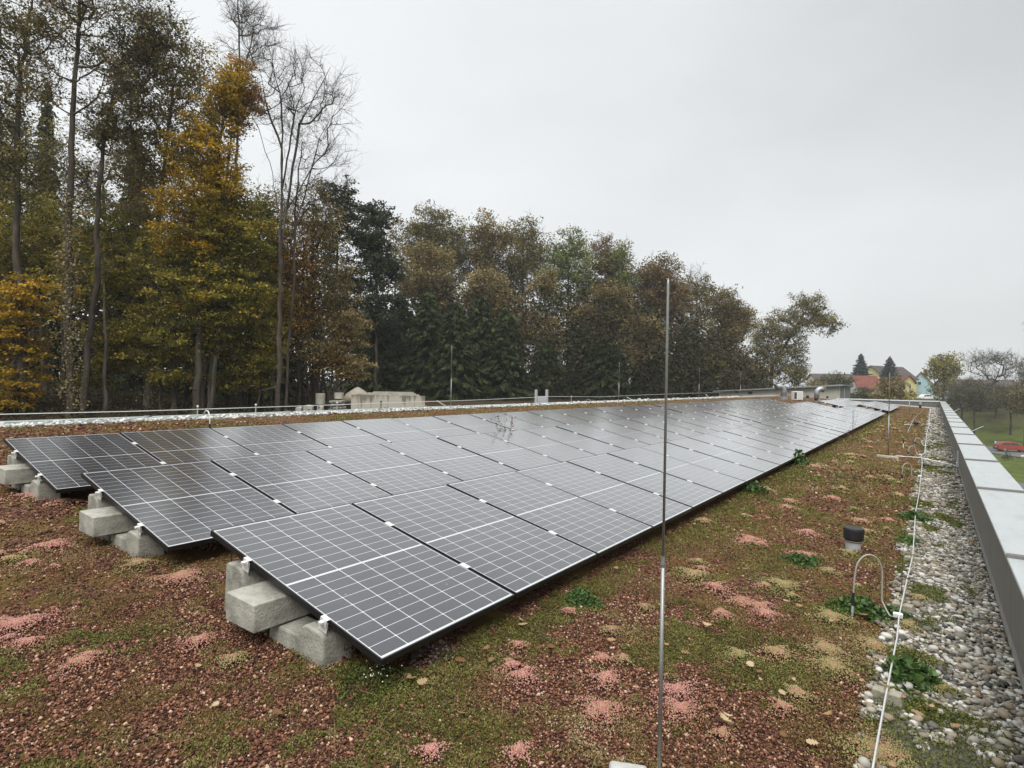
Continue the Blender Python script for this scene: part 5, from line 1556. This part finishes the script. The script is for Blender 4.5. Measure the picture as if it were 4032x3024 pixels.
# --- oaks behind the spruces
OAK = [
    (1720, 58, [(1720, 920, 115, 105), (1660, 990, 90, 110), (1790, 1000, 80, 120)], 'oak_olive', 'olive brown oak with the highest crown of the middle wood', 260),
    (1690, 54, [(1690, 1060, 100, 115), (1640, 1150, 60, 80), (1750, 1170, 60, 80)], 'oak_tan', 'tan oak standing before the highest oak', 220),
    (1930, 58, [(1920, 930, 80, 90), (1960, 1020, 90, 110), (1890, 1060, 70, 110)], 'oak_brown', 'brown oak second from the left of the middle wood', 220),
    (1930, 52, [(1910, 1140, 80, 80), (1970, 1210, 70, 70), (1990, 1290, 60, 70), (1860, 1190, 60, 60)], 'oak_tan', 'low tan orange oak lobe above the spruce row', 170),
    (2060, 60, [(2060, 930, 80, 75), (2090, 1020, 90, 110), (2040, 1110, 80, 90)], 'oak_olive', 'thin topped olive oak in the middle of the wood', 180),
    (2240, 58, [(2240, 980, 90, 95), (2200, 1080, 90, 100), (2290, 1100, 80, 100), (2180, 1200, 60, 70)], 'green', 'light green tree with sky showing through its crown', 170),
    (2400, 60, [(2390, 1010, 75, 85), (2360, 1110, 80, 110), (2440, 1120, 70, 110)], 'oak_rust', 'rust brown oak right of the light green tree', 200),
    (2450, 57, [(2450, 1010, 40, 60), (2470, 1090, 40, 70)], 'green', 'narrow green crown edge beside the rust brown oak', 70),
    (2150, 52, [(2140, 1120, 50, 60), (2130, 1290, 70, 70), (2150, 1420, 60, 80), (2120, 1510, 50, 50)], 'oak_tan', 'slim tan oak with tufted lower branches left of the second slim rod', 150),
    (2320, 55, [(2310, 1240, 90, 60), (2430, 1260, 90, 60), (2400, 1180, 90, 70)], 'oak_brown', 'brown lower oak under the light green tree', 160),
    (2590, 58, [(2600, 1090, 95, 90), (2560, 1200, 100, 110), (2650, 1210, 80, 110)], 'oak_rust', 'round topped rust oak behind the tall near rod', 260),
    (2520, 53, [(2500, 1400, 70, 80), (2540, 1300, 80, 70)], 'oak_tan', 'tan young oak low behind the second slim rod', 110),
    (2750, 60, [(2740, 1160, 70, 80), (2730, 1280, 70, 90)], 'oak_olive', 'thin olive oak right of the tall near rod', 70),
    (2860, 62, [(2830, 1200, 80, 70), (2890, 1290, 80, 90), (2830, 1360, 80, 80), (2930, 1230, 40, 30)], 'oak_brown', 'brown oak with a branch reaching right over the gap', 230),
    (2870, 60, [(2870, 1440, 110, 70), (2930, 1490, 60, 60)], 'oak_rust', 'low rust bush oak at the end of the wood', 130),
    (2790, 58, [(2800, 1470, 60, 50), (2760, 1510, 60, 40)], 'yellow_green', 'low yellowish tree at the foot of the wood end', 70),
]
for (bu, d, lobes, leaf, lab, n) in OAK:
    vb_ = max(l[1] + l[3] * .7 for l in lobes)
    if vb_ < 1420:
        lobes = lobes + [(bu, (vb_ + 1430) / 2, 75, (1460 - vb_) / 2)]; n = int(n * 1.3)
    ptree('oak_tree' if leaf != 'green' else 'ash_tree', d * 1.55, bu, lobes, n, lab, leaf, r0=.24, leaves=78, ls=.31, cr=1.6, twigs=3, twig_len=1.4, rtip=.02)
ptree('bare_tree', 96, 2745, [(2745, 1110, 60, 60), (2720, 1180, 60, 60)], 60, 'small bare tree top right of the round rust oak', None, r0=.12, twigs=7, twig_len=1.2, rtip=.016)
# big oak at the end beside the wing
ptree('oak_tree', 108, 3030, [(3175, 1205, 75, 55), (3150, 1270, 75, 60), (3235, 1255, 60, 55), (3280, 1285, 35, 35), (3060, 1290, 75, 70), (3020, 1370, 70, 90), (3110, 1370, 75, 80), (3060, 1470, 115, 70), (3140, 1460, 55, 60)], 460, 'big spreading oak with a limb reaching right, beyond the far wing', 'oak_olive', r0=.35, trunk=[(3040, 1440), (3080, 1380), (3130, 1290), (3180, 1210)], leaves=52, ls=.31, cr=1.25, twigs=3, twig_len=1.4, rtip=.022)
ptree('oak_tree', 112, 2990, [(2985, 1400, 40, 90), (2975, 1300, 35, 60)], 60, 'thin pale oak left of the big spreading oak', 'oak_tan', r0=.14, leaves=26, ls=.27, cr=1.1, twigs=5, rtip=.018)

# the wood behind, one dark mass of leaves and stems
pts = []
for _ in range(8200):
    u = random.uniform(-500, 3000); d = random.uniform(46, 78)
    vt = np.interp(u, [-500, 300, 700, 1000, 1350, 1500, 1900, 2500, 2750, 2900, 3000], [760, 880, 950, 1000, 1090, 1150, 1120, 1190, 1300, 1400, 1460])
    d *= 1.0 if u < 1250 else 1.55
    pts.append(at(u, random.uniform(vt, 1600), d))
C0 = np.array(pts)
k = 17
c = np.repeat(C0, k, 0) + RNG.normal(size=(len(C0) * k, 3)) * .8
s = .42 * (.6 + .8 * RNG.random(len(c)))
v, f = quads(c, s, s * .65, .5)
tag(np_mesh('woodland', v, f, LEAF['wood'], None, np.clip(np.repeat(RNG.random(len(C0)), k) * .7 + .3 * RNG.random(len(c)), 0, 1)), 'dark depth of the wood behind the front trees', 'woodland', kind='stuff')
ps = np.array([foot(u_, random.uniform(36, 60) if u_ < 1300 else random.uniform(95, 120)) for u_ in [random.uniform(-400, 2900) for _ in range(190)]])
hh = 5 + 4 * RNG.random(len(ps))
v, f = frusta(ps, ps + np.stack([RNG.normal(size=len(ps)) * .4, RNG.normal(size=len(ps)) * .4, hh], -1), .09 + .10 * RNG.random(len(ps)), np.full(len(ps), .05), 7)
tag(np_mesh('woodland_stems', v, f, noise_mat('bark_shaded', [(.02, .016, .013), (.06, .05, .04)], scale=3, rough=.95, spec=.1), None, smooth=True), 'crowd of trunks in the dark wood', 'woodland', kind='stuff')  # bark colour lowered to paint the gloom among the inner stems
# undergrowth on the bank
pts = np.array([foot(random.uniform(-200, 1500), random.uniform(24, 40)) for _ in range(900)])
c = np.repeat(pts, 30, 0) + RNG.normal(size=(len(pts) * 30, 3)) * np.array([.5, .5, .18]) + np.array([0, 0, .25])
s = .12 * (.6 + .8 * RNG.random(len(c)))
v, f = quads(c, s, s * .6, .6)
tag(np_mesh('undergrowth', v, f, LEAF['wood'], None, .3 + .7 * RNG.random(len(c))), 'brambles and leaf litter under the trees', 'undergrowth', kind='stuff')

# ------------------------------------------------------------------ yard behind the left roof edge
DD = 29.0
o0 = at(1382, 1600, DD)
yaw_ = YAW
bx = empty('concrete_bays', (o0[0], o0[1], -.8), yaw_)
tag(bx, 'stained concrete retaining bays standing beyond the left roof edge', 'concrete bays')


def stain_mat():
    m, N, L, B = new_mat('stained_concrete')
    tc = N.new('ShaderNodeTexCoord'); sp = N.new('ShaderNodeSeparateXYZ'); L.new(tc.outputs['Object'], sp.inputs[0])
    mp = N.new('ShaderNodeMapping'); mp.inputs['Scale'].default_value = (3.2, 3.2, .35); L.new(tc.outputs['Object'], mp.inputs[0])
    n = N.new('ShaderNodeTexNoise'); n.inputs['Scale'].default_value = 1.0; n.inputs['Detail'].default_value = 6; n.inputs['Roughness'].default_value = .65
    L.new(mp.outputs[0], n.inputs['Vector'])
    a = N.new('ShaderNodeMath'); a.operation = 'MULTIPLY_ADD'; a.inputs[1].default_value = 0.45; a.inputs[2].default_value = -0.60
    L.new(sp.outputs['Z'], a.inputs[0])
    s_ = N.new('ShaderNodeMath'); s_.operation = 'ADD'; L.new(a.outputs[0], s_.inputs[0]); L.new(n.outputs[0], s_.inputs[1])
    r = ramp_node(N, [(.46, .43, .36), (.36, .33, .27), (.20, .18, .14)], [.40, .47, .54]); L.new(s_.outputs[0], r.inputs[0])
    L.new(r.outputs[0], B.inputs['Base Color']); B.inputs['Roughness'].default_value = .9
    return m


M['stained'] = stain_mat()
kk = DD / FPX
W_ = 290 * kk
zt = at(1500, 1556, DD)[2] + .8
b = MB(); b.box(0, W_, 0, .14, 0, zt); b.build('front_wall', M['stained'], bx)
b = MB(); b.box(-.002, .14, .142, 4.6, 0, zt + .02); b.build('side_wall', M['pale_concrete'], bx)
for i, (x1, y) in enumerate(((W_ * .86, 1.4), (W_ * .75, 2.7), (W_ * .66, 4.0))):
    b = MB(); b.box(.142, x1, y, y + .14, 0, zt + .03 + .035 * i); b.build('back_wall', M['pale_concrete'], bx)
for x in (.095, .27, .5, .73, .86): 
    b = MB(); b.box(W_ * x, W_ * x + .012, -.006, .0, 0, zt); b.build('joint', M['dark_gap'], bx)
c = at(1408, 1536, DD + 3.6)
b = MB(); b.lathe([(.9, -.5), (.62, -.12), (.45, .02), (.18, .20), (.05, .27)], (0, 0, 0), 18)
o = b.build('sand_heap', noise_mat('sand', [(.26, .23, .18), (.40, .36, .29)], scale=5, rough=1, bump=.5), None, smooth=True); o.location = (c[0], c[1], c[2] - .1)
tag(o, 'sand coloured heap piled in the back concrete bay', 'heap')
for (u, v, d, r, h, lab) in ((1262, 1556, 32, 18, 36, 'tall pale concrete pipe ring left of the bays'), (1335, 1550, 31, 18, 20, 'short pale concrete ring stacked beside the bays')):
    c = at(u, v, d); k = d / FPX
    root = empty('concrete_ring', (c[0], c[1], c[2] - h * k)); tag(root, lab, 'concrete ring')
    b = MB(); b.lathe([(r * k, 0), (r * k, h * k * 1.2), (r * k * .8, h * k * 1.2), (r * k * .8, h * k * .9)], seg=20); b.build('ring', M['pale_concrete'], root)
for i in range(4):
    c = at(1330, 1580 + i * 11, 30.5)
    b = MB(); b.box(-.32, .34, -.4, .4, -.05, .04)
    o = b.build('stacked_slab', M['concrete']); o.location = c; o.rotation_euler = (.02 * i, -.03 * i, YAW + .25 * i)
    tag(o, ['topmost concrete slab of the leaning stack by the bays', 'second concrete slab of the leaning stack by the bays', 'third concrete slab of the leaning stack by the bays', 'lowest concrete slab of the leaning stack by the bays'][i], 'slab', 'stack of concrete slabs by the bays')
for (u, v, w, h, lab) in ((1215, 1612, 34, 36, 'pale squared stone block behind the left roof edge'), (1178, 1614, 22, 26, 'smaller pale rough stone left of the squared block'), (1262, 1608, 22, 20, 'small white block right of the squared stone')):
    c = at(u, v, 27); k = 27 / FPX
    b = MB(); b.prism([(-w * k / 2, -h * k), (-w * k / 2, h * k * .4), (0, h * k * .5), (w * k / 2, h * k * .42), (w * k / 2, -h * k)], -.25, .25, 'y')
    o = b.build('stone_block', M['pale_concrete'], None, bevel=.03); o.location = c; o.rotation_euler = (0, 0, YAW + .2)
    tag(o, lab, 'stone block')
c = at(1060, 1530, 36)
b = MB(); b.box(-.5, .5, -.4, .4, -.03, .03)
o = b.build('pale_board', M['white_plastic']); o.location = c; o.rotation_euler = (0, -.25, YAW)
tag(o, 'pale tilted board left of the bare ash trunk', 'board')

# ------------------------------------------------------------------ houses and far right
def rect_win(par, x, z, w, h, y=-.03, frame='white_plastic'):
    b = MB(); b.box(x - w / 2, x + w / 2, y - .05, y, z - h / 2, z + h / 2); f_ = b.build('window', M[frame], par)
    b = MB(); b.box(x - w / 2 + .1, x + w / 2 - .1, y - .07, y - .052, z - h / 2 + .1, z + h / 2 - .1); b.build('pane', M['pane'], f_)


M['pane'] = plain('pane', (.05, .06, .07), .15)
M['red_tile'] = noise_mat('red_tile', [(.12, .035, .025), (.20, .06, .038)], scale=1.2, rough=.85, bump=.3, bscale=8)
M['brown_tile'] = noise_mat('brown_tile', [(.045, .036, .032), (.09, .072, .062)], scale=1.2, rough=.85)
M['yellow_wall'] = plain('yellow_wall', (.60, .54, .22), .9, var=.05, scale=1)
M['blue_wall'] = plain('blue_wall', (.38, .55, .59), .9, var=.05, scale=1)
M['white_wall'] = plain('white_wall', (.62, .62, .60), .9, var=.05, scale=1)


def house(u, vbase, depth, gw, length, eave, ridge, rz, wall, roof, label, wins=(), chim=None):
    c = at(u, vbase, depth)
    root = empty('house', (c[0], c[1], c[2]), rz)
    tag(root, label, 'house', 'houses beyond the roof')
    b = MB(); b.prism([(-gw / 2, -2), (gw / 2, -2), (gw / 2, eave), (0, ridge - .05), (-gw / 2, eave)], 0, length, 'y'); b.build('wall', M[wall], root)
    s = (ridge - eave) / (gw / 2); ov = .6
    b = MB()
    for q in (-1, 1):
        b.prism([(0, ridge), (0, ridge + .28), (q * (gw / 2 + ov), eave - s * ov + .28), (q * (gw / 2 + ov), eave - s * ov)], -.5, length + .5, 'y')
    r_ = b.build('roof', M[roof], root)
    if chim:
        b = MB(); b.box(chim[0] - .4, chim[0] + .4, chim[1] - .4, chim[1] + .4, ridge - 1.5, ridge + 1.1); b.build('chimney', M['red_tile'], r_)
    for w in wins: rect_win(root, *w)
    return root


z6 = lambda x, y: (3250 + x * 782 / 2212, 1350 + y * 782 / 2212)
k = 782 / 2212 * 190 / FPX
house(*z6(500, 600), 190, 9.0, 19, 6.2, 9.9, YAW - 1.05, 'yellow_wall', 'brown_tile', 'yellow house with a steep gable and brown tiled roof between two spruces', [(0, 7.3, .35, .9), (-.9, 7.3, .35, .9), (.9, 7.3, .35, .9), (-1.5, 4, 1, 1.3)])
house(*z6(930, 600), 184, 2.9, 7, 4.8, 6.6, YAW - .3, 'yellow_wall', 'red_tile', 'narrow yellow house part with red roof beside the blue house', [(.2, 3.2, .8, 1.3)])
house(*z6(1062, 600), 196, 7.0, 11, 3.9, 8.2, YAW - .62, 'blue_wall', 'red_tile', 'light blue house with red tiled roof and a chimney', [(-.4, 4.5, 1.1, 1.2), (-.9, 6.7, .5, .7)], (1.0, 3))
house(*z6(545, 590), 160, 7, 5.5, 2.2, 5.2, YAW + 1.45, 'white_wall', 'red_tile', 'long low building with red roof in front of the yellow house', [(1, 1.2, 1.2, 1)])
house(*z6(2080, 590), 205, 9, 24, 2.7, 5.2, YAW + 1.5, 'white_wall', 'brown_tile', 'long low house with a brown roof behind the bare fruit tree', [(2, 1.4, 1, 1.2)])
house(*z6(330, 520), 200, 9, 14, 3.2, 5.0, YAW + 1.4, 'white_wall', 'brown_tile', 'dark roofed house at the left behind the grey shrub', [(0, 1.6, 1, 1.2)])

conifer('blue_spruce', z6(390, 0)[0], 1388, 62, 172, 'pointed blue grey spruce left of the yellow gable', 'blue_spruce', n=7000, ls=.75, group='trees around the houses', vb=1545, gap=.5, droop=.2)
conifer('blue_spruce', z6(710, 0)[0], 1400, 66, 168, 'wide blue grey spruce before the yellow house roof', 'blue_spruce', n=7000, ls=.75, group='trees around the houses', vb=1560, gap=.5, droop=.12)
GT = 'trees around the houses'
ptree('bush', 84, 3515, [(3510, 1520, 60, 38), (3470, 1555, 50, 25), (3560, 1560, 50, 25)], 130, 'round brown orange bush beyond the far parapet', 'oak_tan', r0=.10, leaves=34, ls=.2, cr=.65, group=GT, rtip=.015)
ptree('bush', 90, 3400, [(3400, 1555, 50, 28), (3440, 1575, 40, 20), (3370, 1570, 40, 25)], 80, 'dark green bush in front of the red roofed building', 'dark_shrub', r0=.10, leaves=34, ls=.22, cr=.8, group=GT, rtip=.015)
ptree('bush', 130, 3290, [(3290, 1490, 55, 22), (3325, 1505, 40, 20), (3255, 1505, 40, 22)], 90, 'grey green round shrub left of the houses', 'dark_shrub', r0=.12, leaves=36, ls=.3, cr=1.0, group=GT, rtip=.02)
ptree('bush', 86, 3210, [(3205, 1520, 45, 24), (3240, 1530, 30, 18)], 60, 'pale brown bush behind the far wing roof', 'oak_tan', r0=.10, leaves=30, ls=.2, cr=.7, group=GT, rtip=.015)
ptree('lime_tree', 150, 3715, [(3725, 1415, 45, 28), (3690, 1440, 40, 40), (3750, 1450, 40, 40), (3715, 1480, 60, 30), (3700, 1530, 40, 30)], 190, 'tall yellow green lime tree right of the blue house', 'yellow_green', r0=.25, leaves=34, ls=.42, cr=1.5, group=GT, rtip=.03)
ptree('fruit_tree', 118, 3866, [(3880, 1410, 90, 28), (3945, 1420, 70, 35), (3840, 1440, 50, 30), (3990, 1450, 35, 30), (3930, 1480, 70, 30)], 200, 'big bare fruit tree with a leaning trunk and fan shaped crown', 'dark_shrub', r0=.26, trunk=[(3872, 1580), (3895, 1530), (3925, 1490), (3940, 1440)], leaves=3, ls=.22, cr=.9, twigs=6, twig_len=1.3, rtip=.018, group=GT)
for i, (u, d, lobes, leaf, lab, lv) in enumerate((
        (3790, 112, [(3775, 1545, 55, 35), (3810, 1580, 40, 25)], 'dark_shrub', 'dark twiggy apple tree right of the white van', 12),
        (3840, 104, [(3830, 1550, 45, 35), (3850, 1590, 45, 25)], 'dark_shrub', 'dark apple tree left of the bare fruit tree trunk', 14),
        (3985, 104, [(3960, 1560, 60, 40), (4010, 1590, 50, 40)], 'oak_olive', 'olive brown apple tree right of the bare fruit tree trunk', 12),
        (4040, 96, [(4030, 1540, 45, 40), (4050, 1600, 60, 50)], 'oak_tan', 'rust leaved tree at the right edge of the view', 20),
        (4060, 140, [(4045, 1470, 40, 60)], 'dark_shrub', 'dark tree top at the right edge above the rust tree', 26),
        (3800, 150, [(3810, 1510, 45, 30), (3830, 1510, 40, 30)], 'oak_olive', 'small tree before the brown roofed house', 10),
        (3905, 125, [(3900, 1540, 60, 35), (3880, 1575, 50, 25)], 'dark_shrub', 'dense dark apple tree beside the bare fruit tree', 18))):
    lobes = lobes + [(u, lobes[0][1] + 45, 45, 28)]
    ptree('apple_tree', d, u, lobes, 110, lab, leaf, r0=.16, leaves=lv, ls=.26, cr=1.0, twigs=5, twig_len=1.2, rtip=.024, group='apple trees on the slope')
for i, (u, d, lab) in enumerate(((3745, 122, 'leafless apple tree just right of the lime tree'), (3800, 130, 'leafless apple tree far up the slope before the brown roof'), (3855, 122, 'leafless apple tree left of the leaning fruit tree'), (3925, 112, 'low leafless apple tree right of the leaning fruit tree'), (3975, 128, 'leafless apple tree upper right on the slope'), (4025, 116, 'leafless apple tree by the right edge of the slope'))):
    ptree('apple_tree', d, u, [(u, 1545, 50, 30), (u + 20, 1580, 45, 28), (u - 25, 1590, 40, 28)], 85, lab, 'dark_shrub', r0=.15, leaves=5, ls=.26, cr=1.0, twigs=5, twig_len=1.2, rtip=.022, group='apple trees on the slope')
ptree('hedge', 208, 3620, [(3600, 1565, 60, 14), (3690, 1575, 60, 14), (3760, 1580, 60, 14)], 90, 'low dark hedge along the car park by the blue house', 'dark_shrub', r0=.10, leaves=36, ls=.35, cr=1.0, group=GT, rtip=.02, twigs=1)
# a twig of a tree that stands just outside on the right
ptree('oak_tree', 22, 4300, [(4120, 1262, 95, 14), (4300, 1150, 150, 130)], 60, 'oak twig with dark leaves reaching in at the right edge', 'oak_olive', r0=.14, leaves=20, ls=.10, cr=.25, group=GT)


# ------------------------------------------------------------------ vehicles
def car(c, rz, paint, prof, glass, wheels, width, label, name='car', wr=.32, lights=True):
    root = empty(name, c, rz)
    tag(root, label, 'car' if name == 'car' else 'van')
    hw = width / 2
    b = MB()
    n = len(prof)
    rings = []
    for (y, ins) in ((-hw, .06), (-hw + .07, 0), (hw - .07, 0), (hw, .06)):
        rings.append([(x, y * (1 - .10 * max(0, (z - .85)) / .7), z if ins == 0 else z - .02 * (z > .5)) for x, z in prof])
    vs = [p for r in rings for p in r]
    fs = [tuple(range(n))[::-1], tuple(range(3 * n, 4 * n))]
    for r in range(3):
        for k in range(n):
            fs.append((r * n + k, r * n + (k + 1) % n, (r + 1) * n + (k + 1) % n, (r + 1) * n + k))
    b.add(vs, fs); b.build('body', paint, root, bevel=.02)
    for (pts) in glass:
        for s in (-1, 1):
            g = MB()
            q = [(x, s * (hw * (1 - .10 * max(0, z - .85) / .7) + .008), z) for x, z in pts]
            g.add(q, [tuple(range(len(q)))]); g.build('side_window', M['pane'], root)
    xs = [p for p in prof if p[1] > .9]
    r0, r1 = prof[1], prof[2]
    for a, b2 in ((0, 0),): pass
    for wx in wheels:
        for s in (-1, 1):
            w = MB(); w.lathe([(wr * .6, -.1), (wr, -.09), (wr, .09), (wr * .6, .1)], seg=18)
            w.move(Matrix.Translation((wx, s * (hw - .10), wr)) @ Matrix.Rotation(math.pi / 2, 4, 'X')); tw = w.build('wheel', M['black_rubber'], root)
            w = MB(); w.lathe([(.02, -.115), (wr * .62, -.105), (wr * .62, .105), (.02, .115)], seg=14)
            w.move(Matrix.Translation((wx, s * (hw - .10), wr)) @ Matrix.Rotation(math.pi / 2, 4, 'X')); w.build('rim', M['steel'], tw)
    return root


M['orange_paint'] = plain('orange_paint', (.30, .045, .02), .3, var=.06, spec=.6)
M['white_paint'] = plain('white_paint', (.78, .79, .80), .3, var=.03, spec=.6)
M['red_light'] = plain('red_light', (.5, .02, .02), .3)
# x runs forward; rear at negative x
profH = [(-2.08, .30), (-2.12, .62), (-2.05, .95), (-1.62, 1.42), (-1.2, 1.50), (-.1, 1.50), (.35, 1.42), (1.05, .98), (1.75, .86), (2.08, .68), (2.10, .32)]
glH = [[(-1.72, 1.02), (-1.38, 1.38), (-.62, 1.41), (-.62, 1.02)], [(-.54, 1.02), (-.54, 1.41), (.12, 1.38), (.72, 1.0)]]
cc = at(3985, 1775, 90.5)
gzc = float(ground_z(cc[0], cc[1], False))
rz_ = YAW - .30
cr_ = car((cc[0], cc[1], gzc), rz_, M['orange_paint'], profH, glH, (-1.28, 1.28), 1.78, 'orange red hatchback driving on the road beyond the right parapet')
b = MB(); b.add([(-2.075, -.62, 1.0), (-2.075, .62, 1.0), (-1.70, .55, 1.37), (-1.70, -.55, 1.37)], [(0, 1, 2, 3)]); b.build('rear_window', M['pane'], cr_)
b = MB(); b.add([(1.02, -.66, 1.02), (1.02, .66, 1.02), (.42, .56, 1.40), (.42, -.56, 1.40)], [(0, 1, 2, 3)]); b.build('windscreen', M['pane'], cr_)
for s in (-1, 1):
    b = MB(); b.box(-2.14, -2.0, s * .72 - .13, s * .72 + .13, .72, .95, .02); b.build('tail_light', M['red_light'], cr_)
    b = MB(); b.box(1.92, 2.09, s * .66 - .16, s * .66 + .16, .62, .76, .02); b.build('headlight', M['white_plastic'], cr_)
b = MB(); b.box(-2.16, -2.08, -.8, .8, .30, .48, .02); b.build('bumper', M['black_rubber'], cr_)
b = MB(); b.box(-2.135, -2.11, -.26, .26, .62, .73); b.build('number_plate', M['white_plastic'], cr_)
cv = at(3640, 1574, 192)
profV = [(-2.3, .35), (-2.35, .8), (-2.2, 1.5), (-1.9, 1.78), (-.2, 1.82), (.9, 1.72), (1.6, 1.12), (2.2, .95), (2.35, .6), (2.3, .35)]
glV = [[(-2.0, 1.15), (-1.85, 1.62), (-1.05, 1.66), (-1.05, 1.12)], [(-.95, 1.12), (-.95, 1.66), (.15, 1.64), (.15, 1.1)], [(.25, 1.1), (.25, 1.63), (.85, 1.56), (1.3, 1.1)]]
vn = car((cv[0], cv[1], cv[2]), YAW + math.pi + .25, M['white_paint'], profV, glV, (-1.45, 1.45), 1.85, 'white people carrier parked in front of the light blue house', 'van')
b = MB(); b.box(-60, 40, -9, 9, -1.2, -.01); o = b.build('yard', plain('yard_asphalt', (.14, .14, .14), .9)); o.location = cv; o.rotation_euler = (0, 0, YAW)
tag(o, kind='structure')
# sign and posts by the road
cs = at(4034, 1838, 84)
gs = float(ground_z(cs[0], cs[1], False))
sg = empty('sign_board', (cs[0], cs[1], gs), YAW); tag(sg, 'white sign board on the lawn at the right edge', 'sign')
h = cs[2] - gs
b = MB(); b.box(-.55, .55, -.03, .03, max(.2, h - .9), h + .85, .01); b.build('panel', M['white_plastic'], sg)
for s in (-1, 1):
    b = MB(); b.tube([(s * .45, .06, 0), (s * .45, .06, h + .8)], .04, 8); b.build('post', M['zinc'], sg)
cs = at(3919, 1758, 97); gs = float(ground_z(cs[0], cs[1], False))
o = MB().box(-.09, .09, -.05, .05, 0, 1.0, .02).build('marker_post', M['white_plastic']); o.location = (cs[0], cs[1], gs); o.rotation_euler = (0, 0, YAW)
tag(o, 'white roadside marker post left of the orange car', 'post')
cs = at(3968, 1812, 80); gs = float(ground_z(cs[0], cs[1], False))
weed('young_shrub', np.array([cs[0], cs[1], gs]), .55, 1.5, 260, .16, LEAF['dark_shrub'], 'small grey young shrub on the lawn before the road', 'shrub')

b = MB(); b.box(-440, 440, -85, 920, -12.0, 60.0)
hz, N_, L_, B_ = new_mat('haze')
N_.remove(B_)
pv = N_.new('ShaderNodeVolumePrincipled')
pv.inputs['Color'].default_value = (.93, .95, .97, 1); pv.inputs['Density'].default_value = 0.00045; pv.inputs['Anisotropy'].default_value = .2
L_.new(pv.outputs[0], N_['Material Output'].inputs['Volume'])
tag(b.build('haze', hz), 'thin autumn mist over the whole place', kind='stuff')
S.cycles.volume_bounces = 1
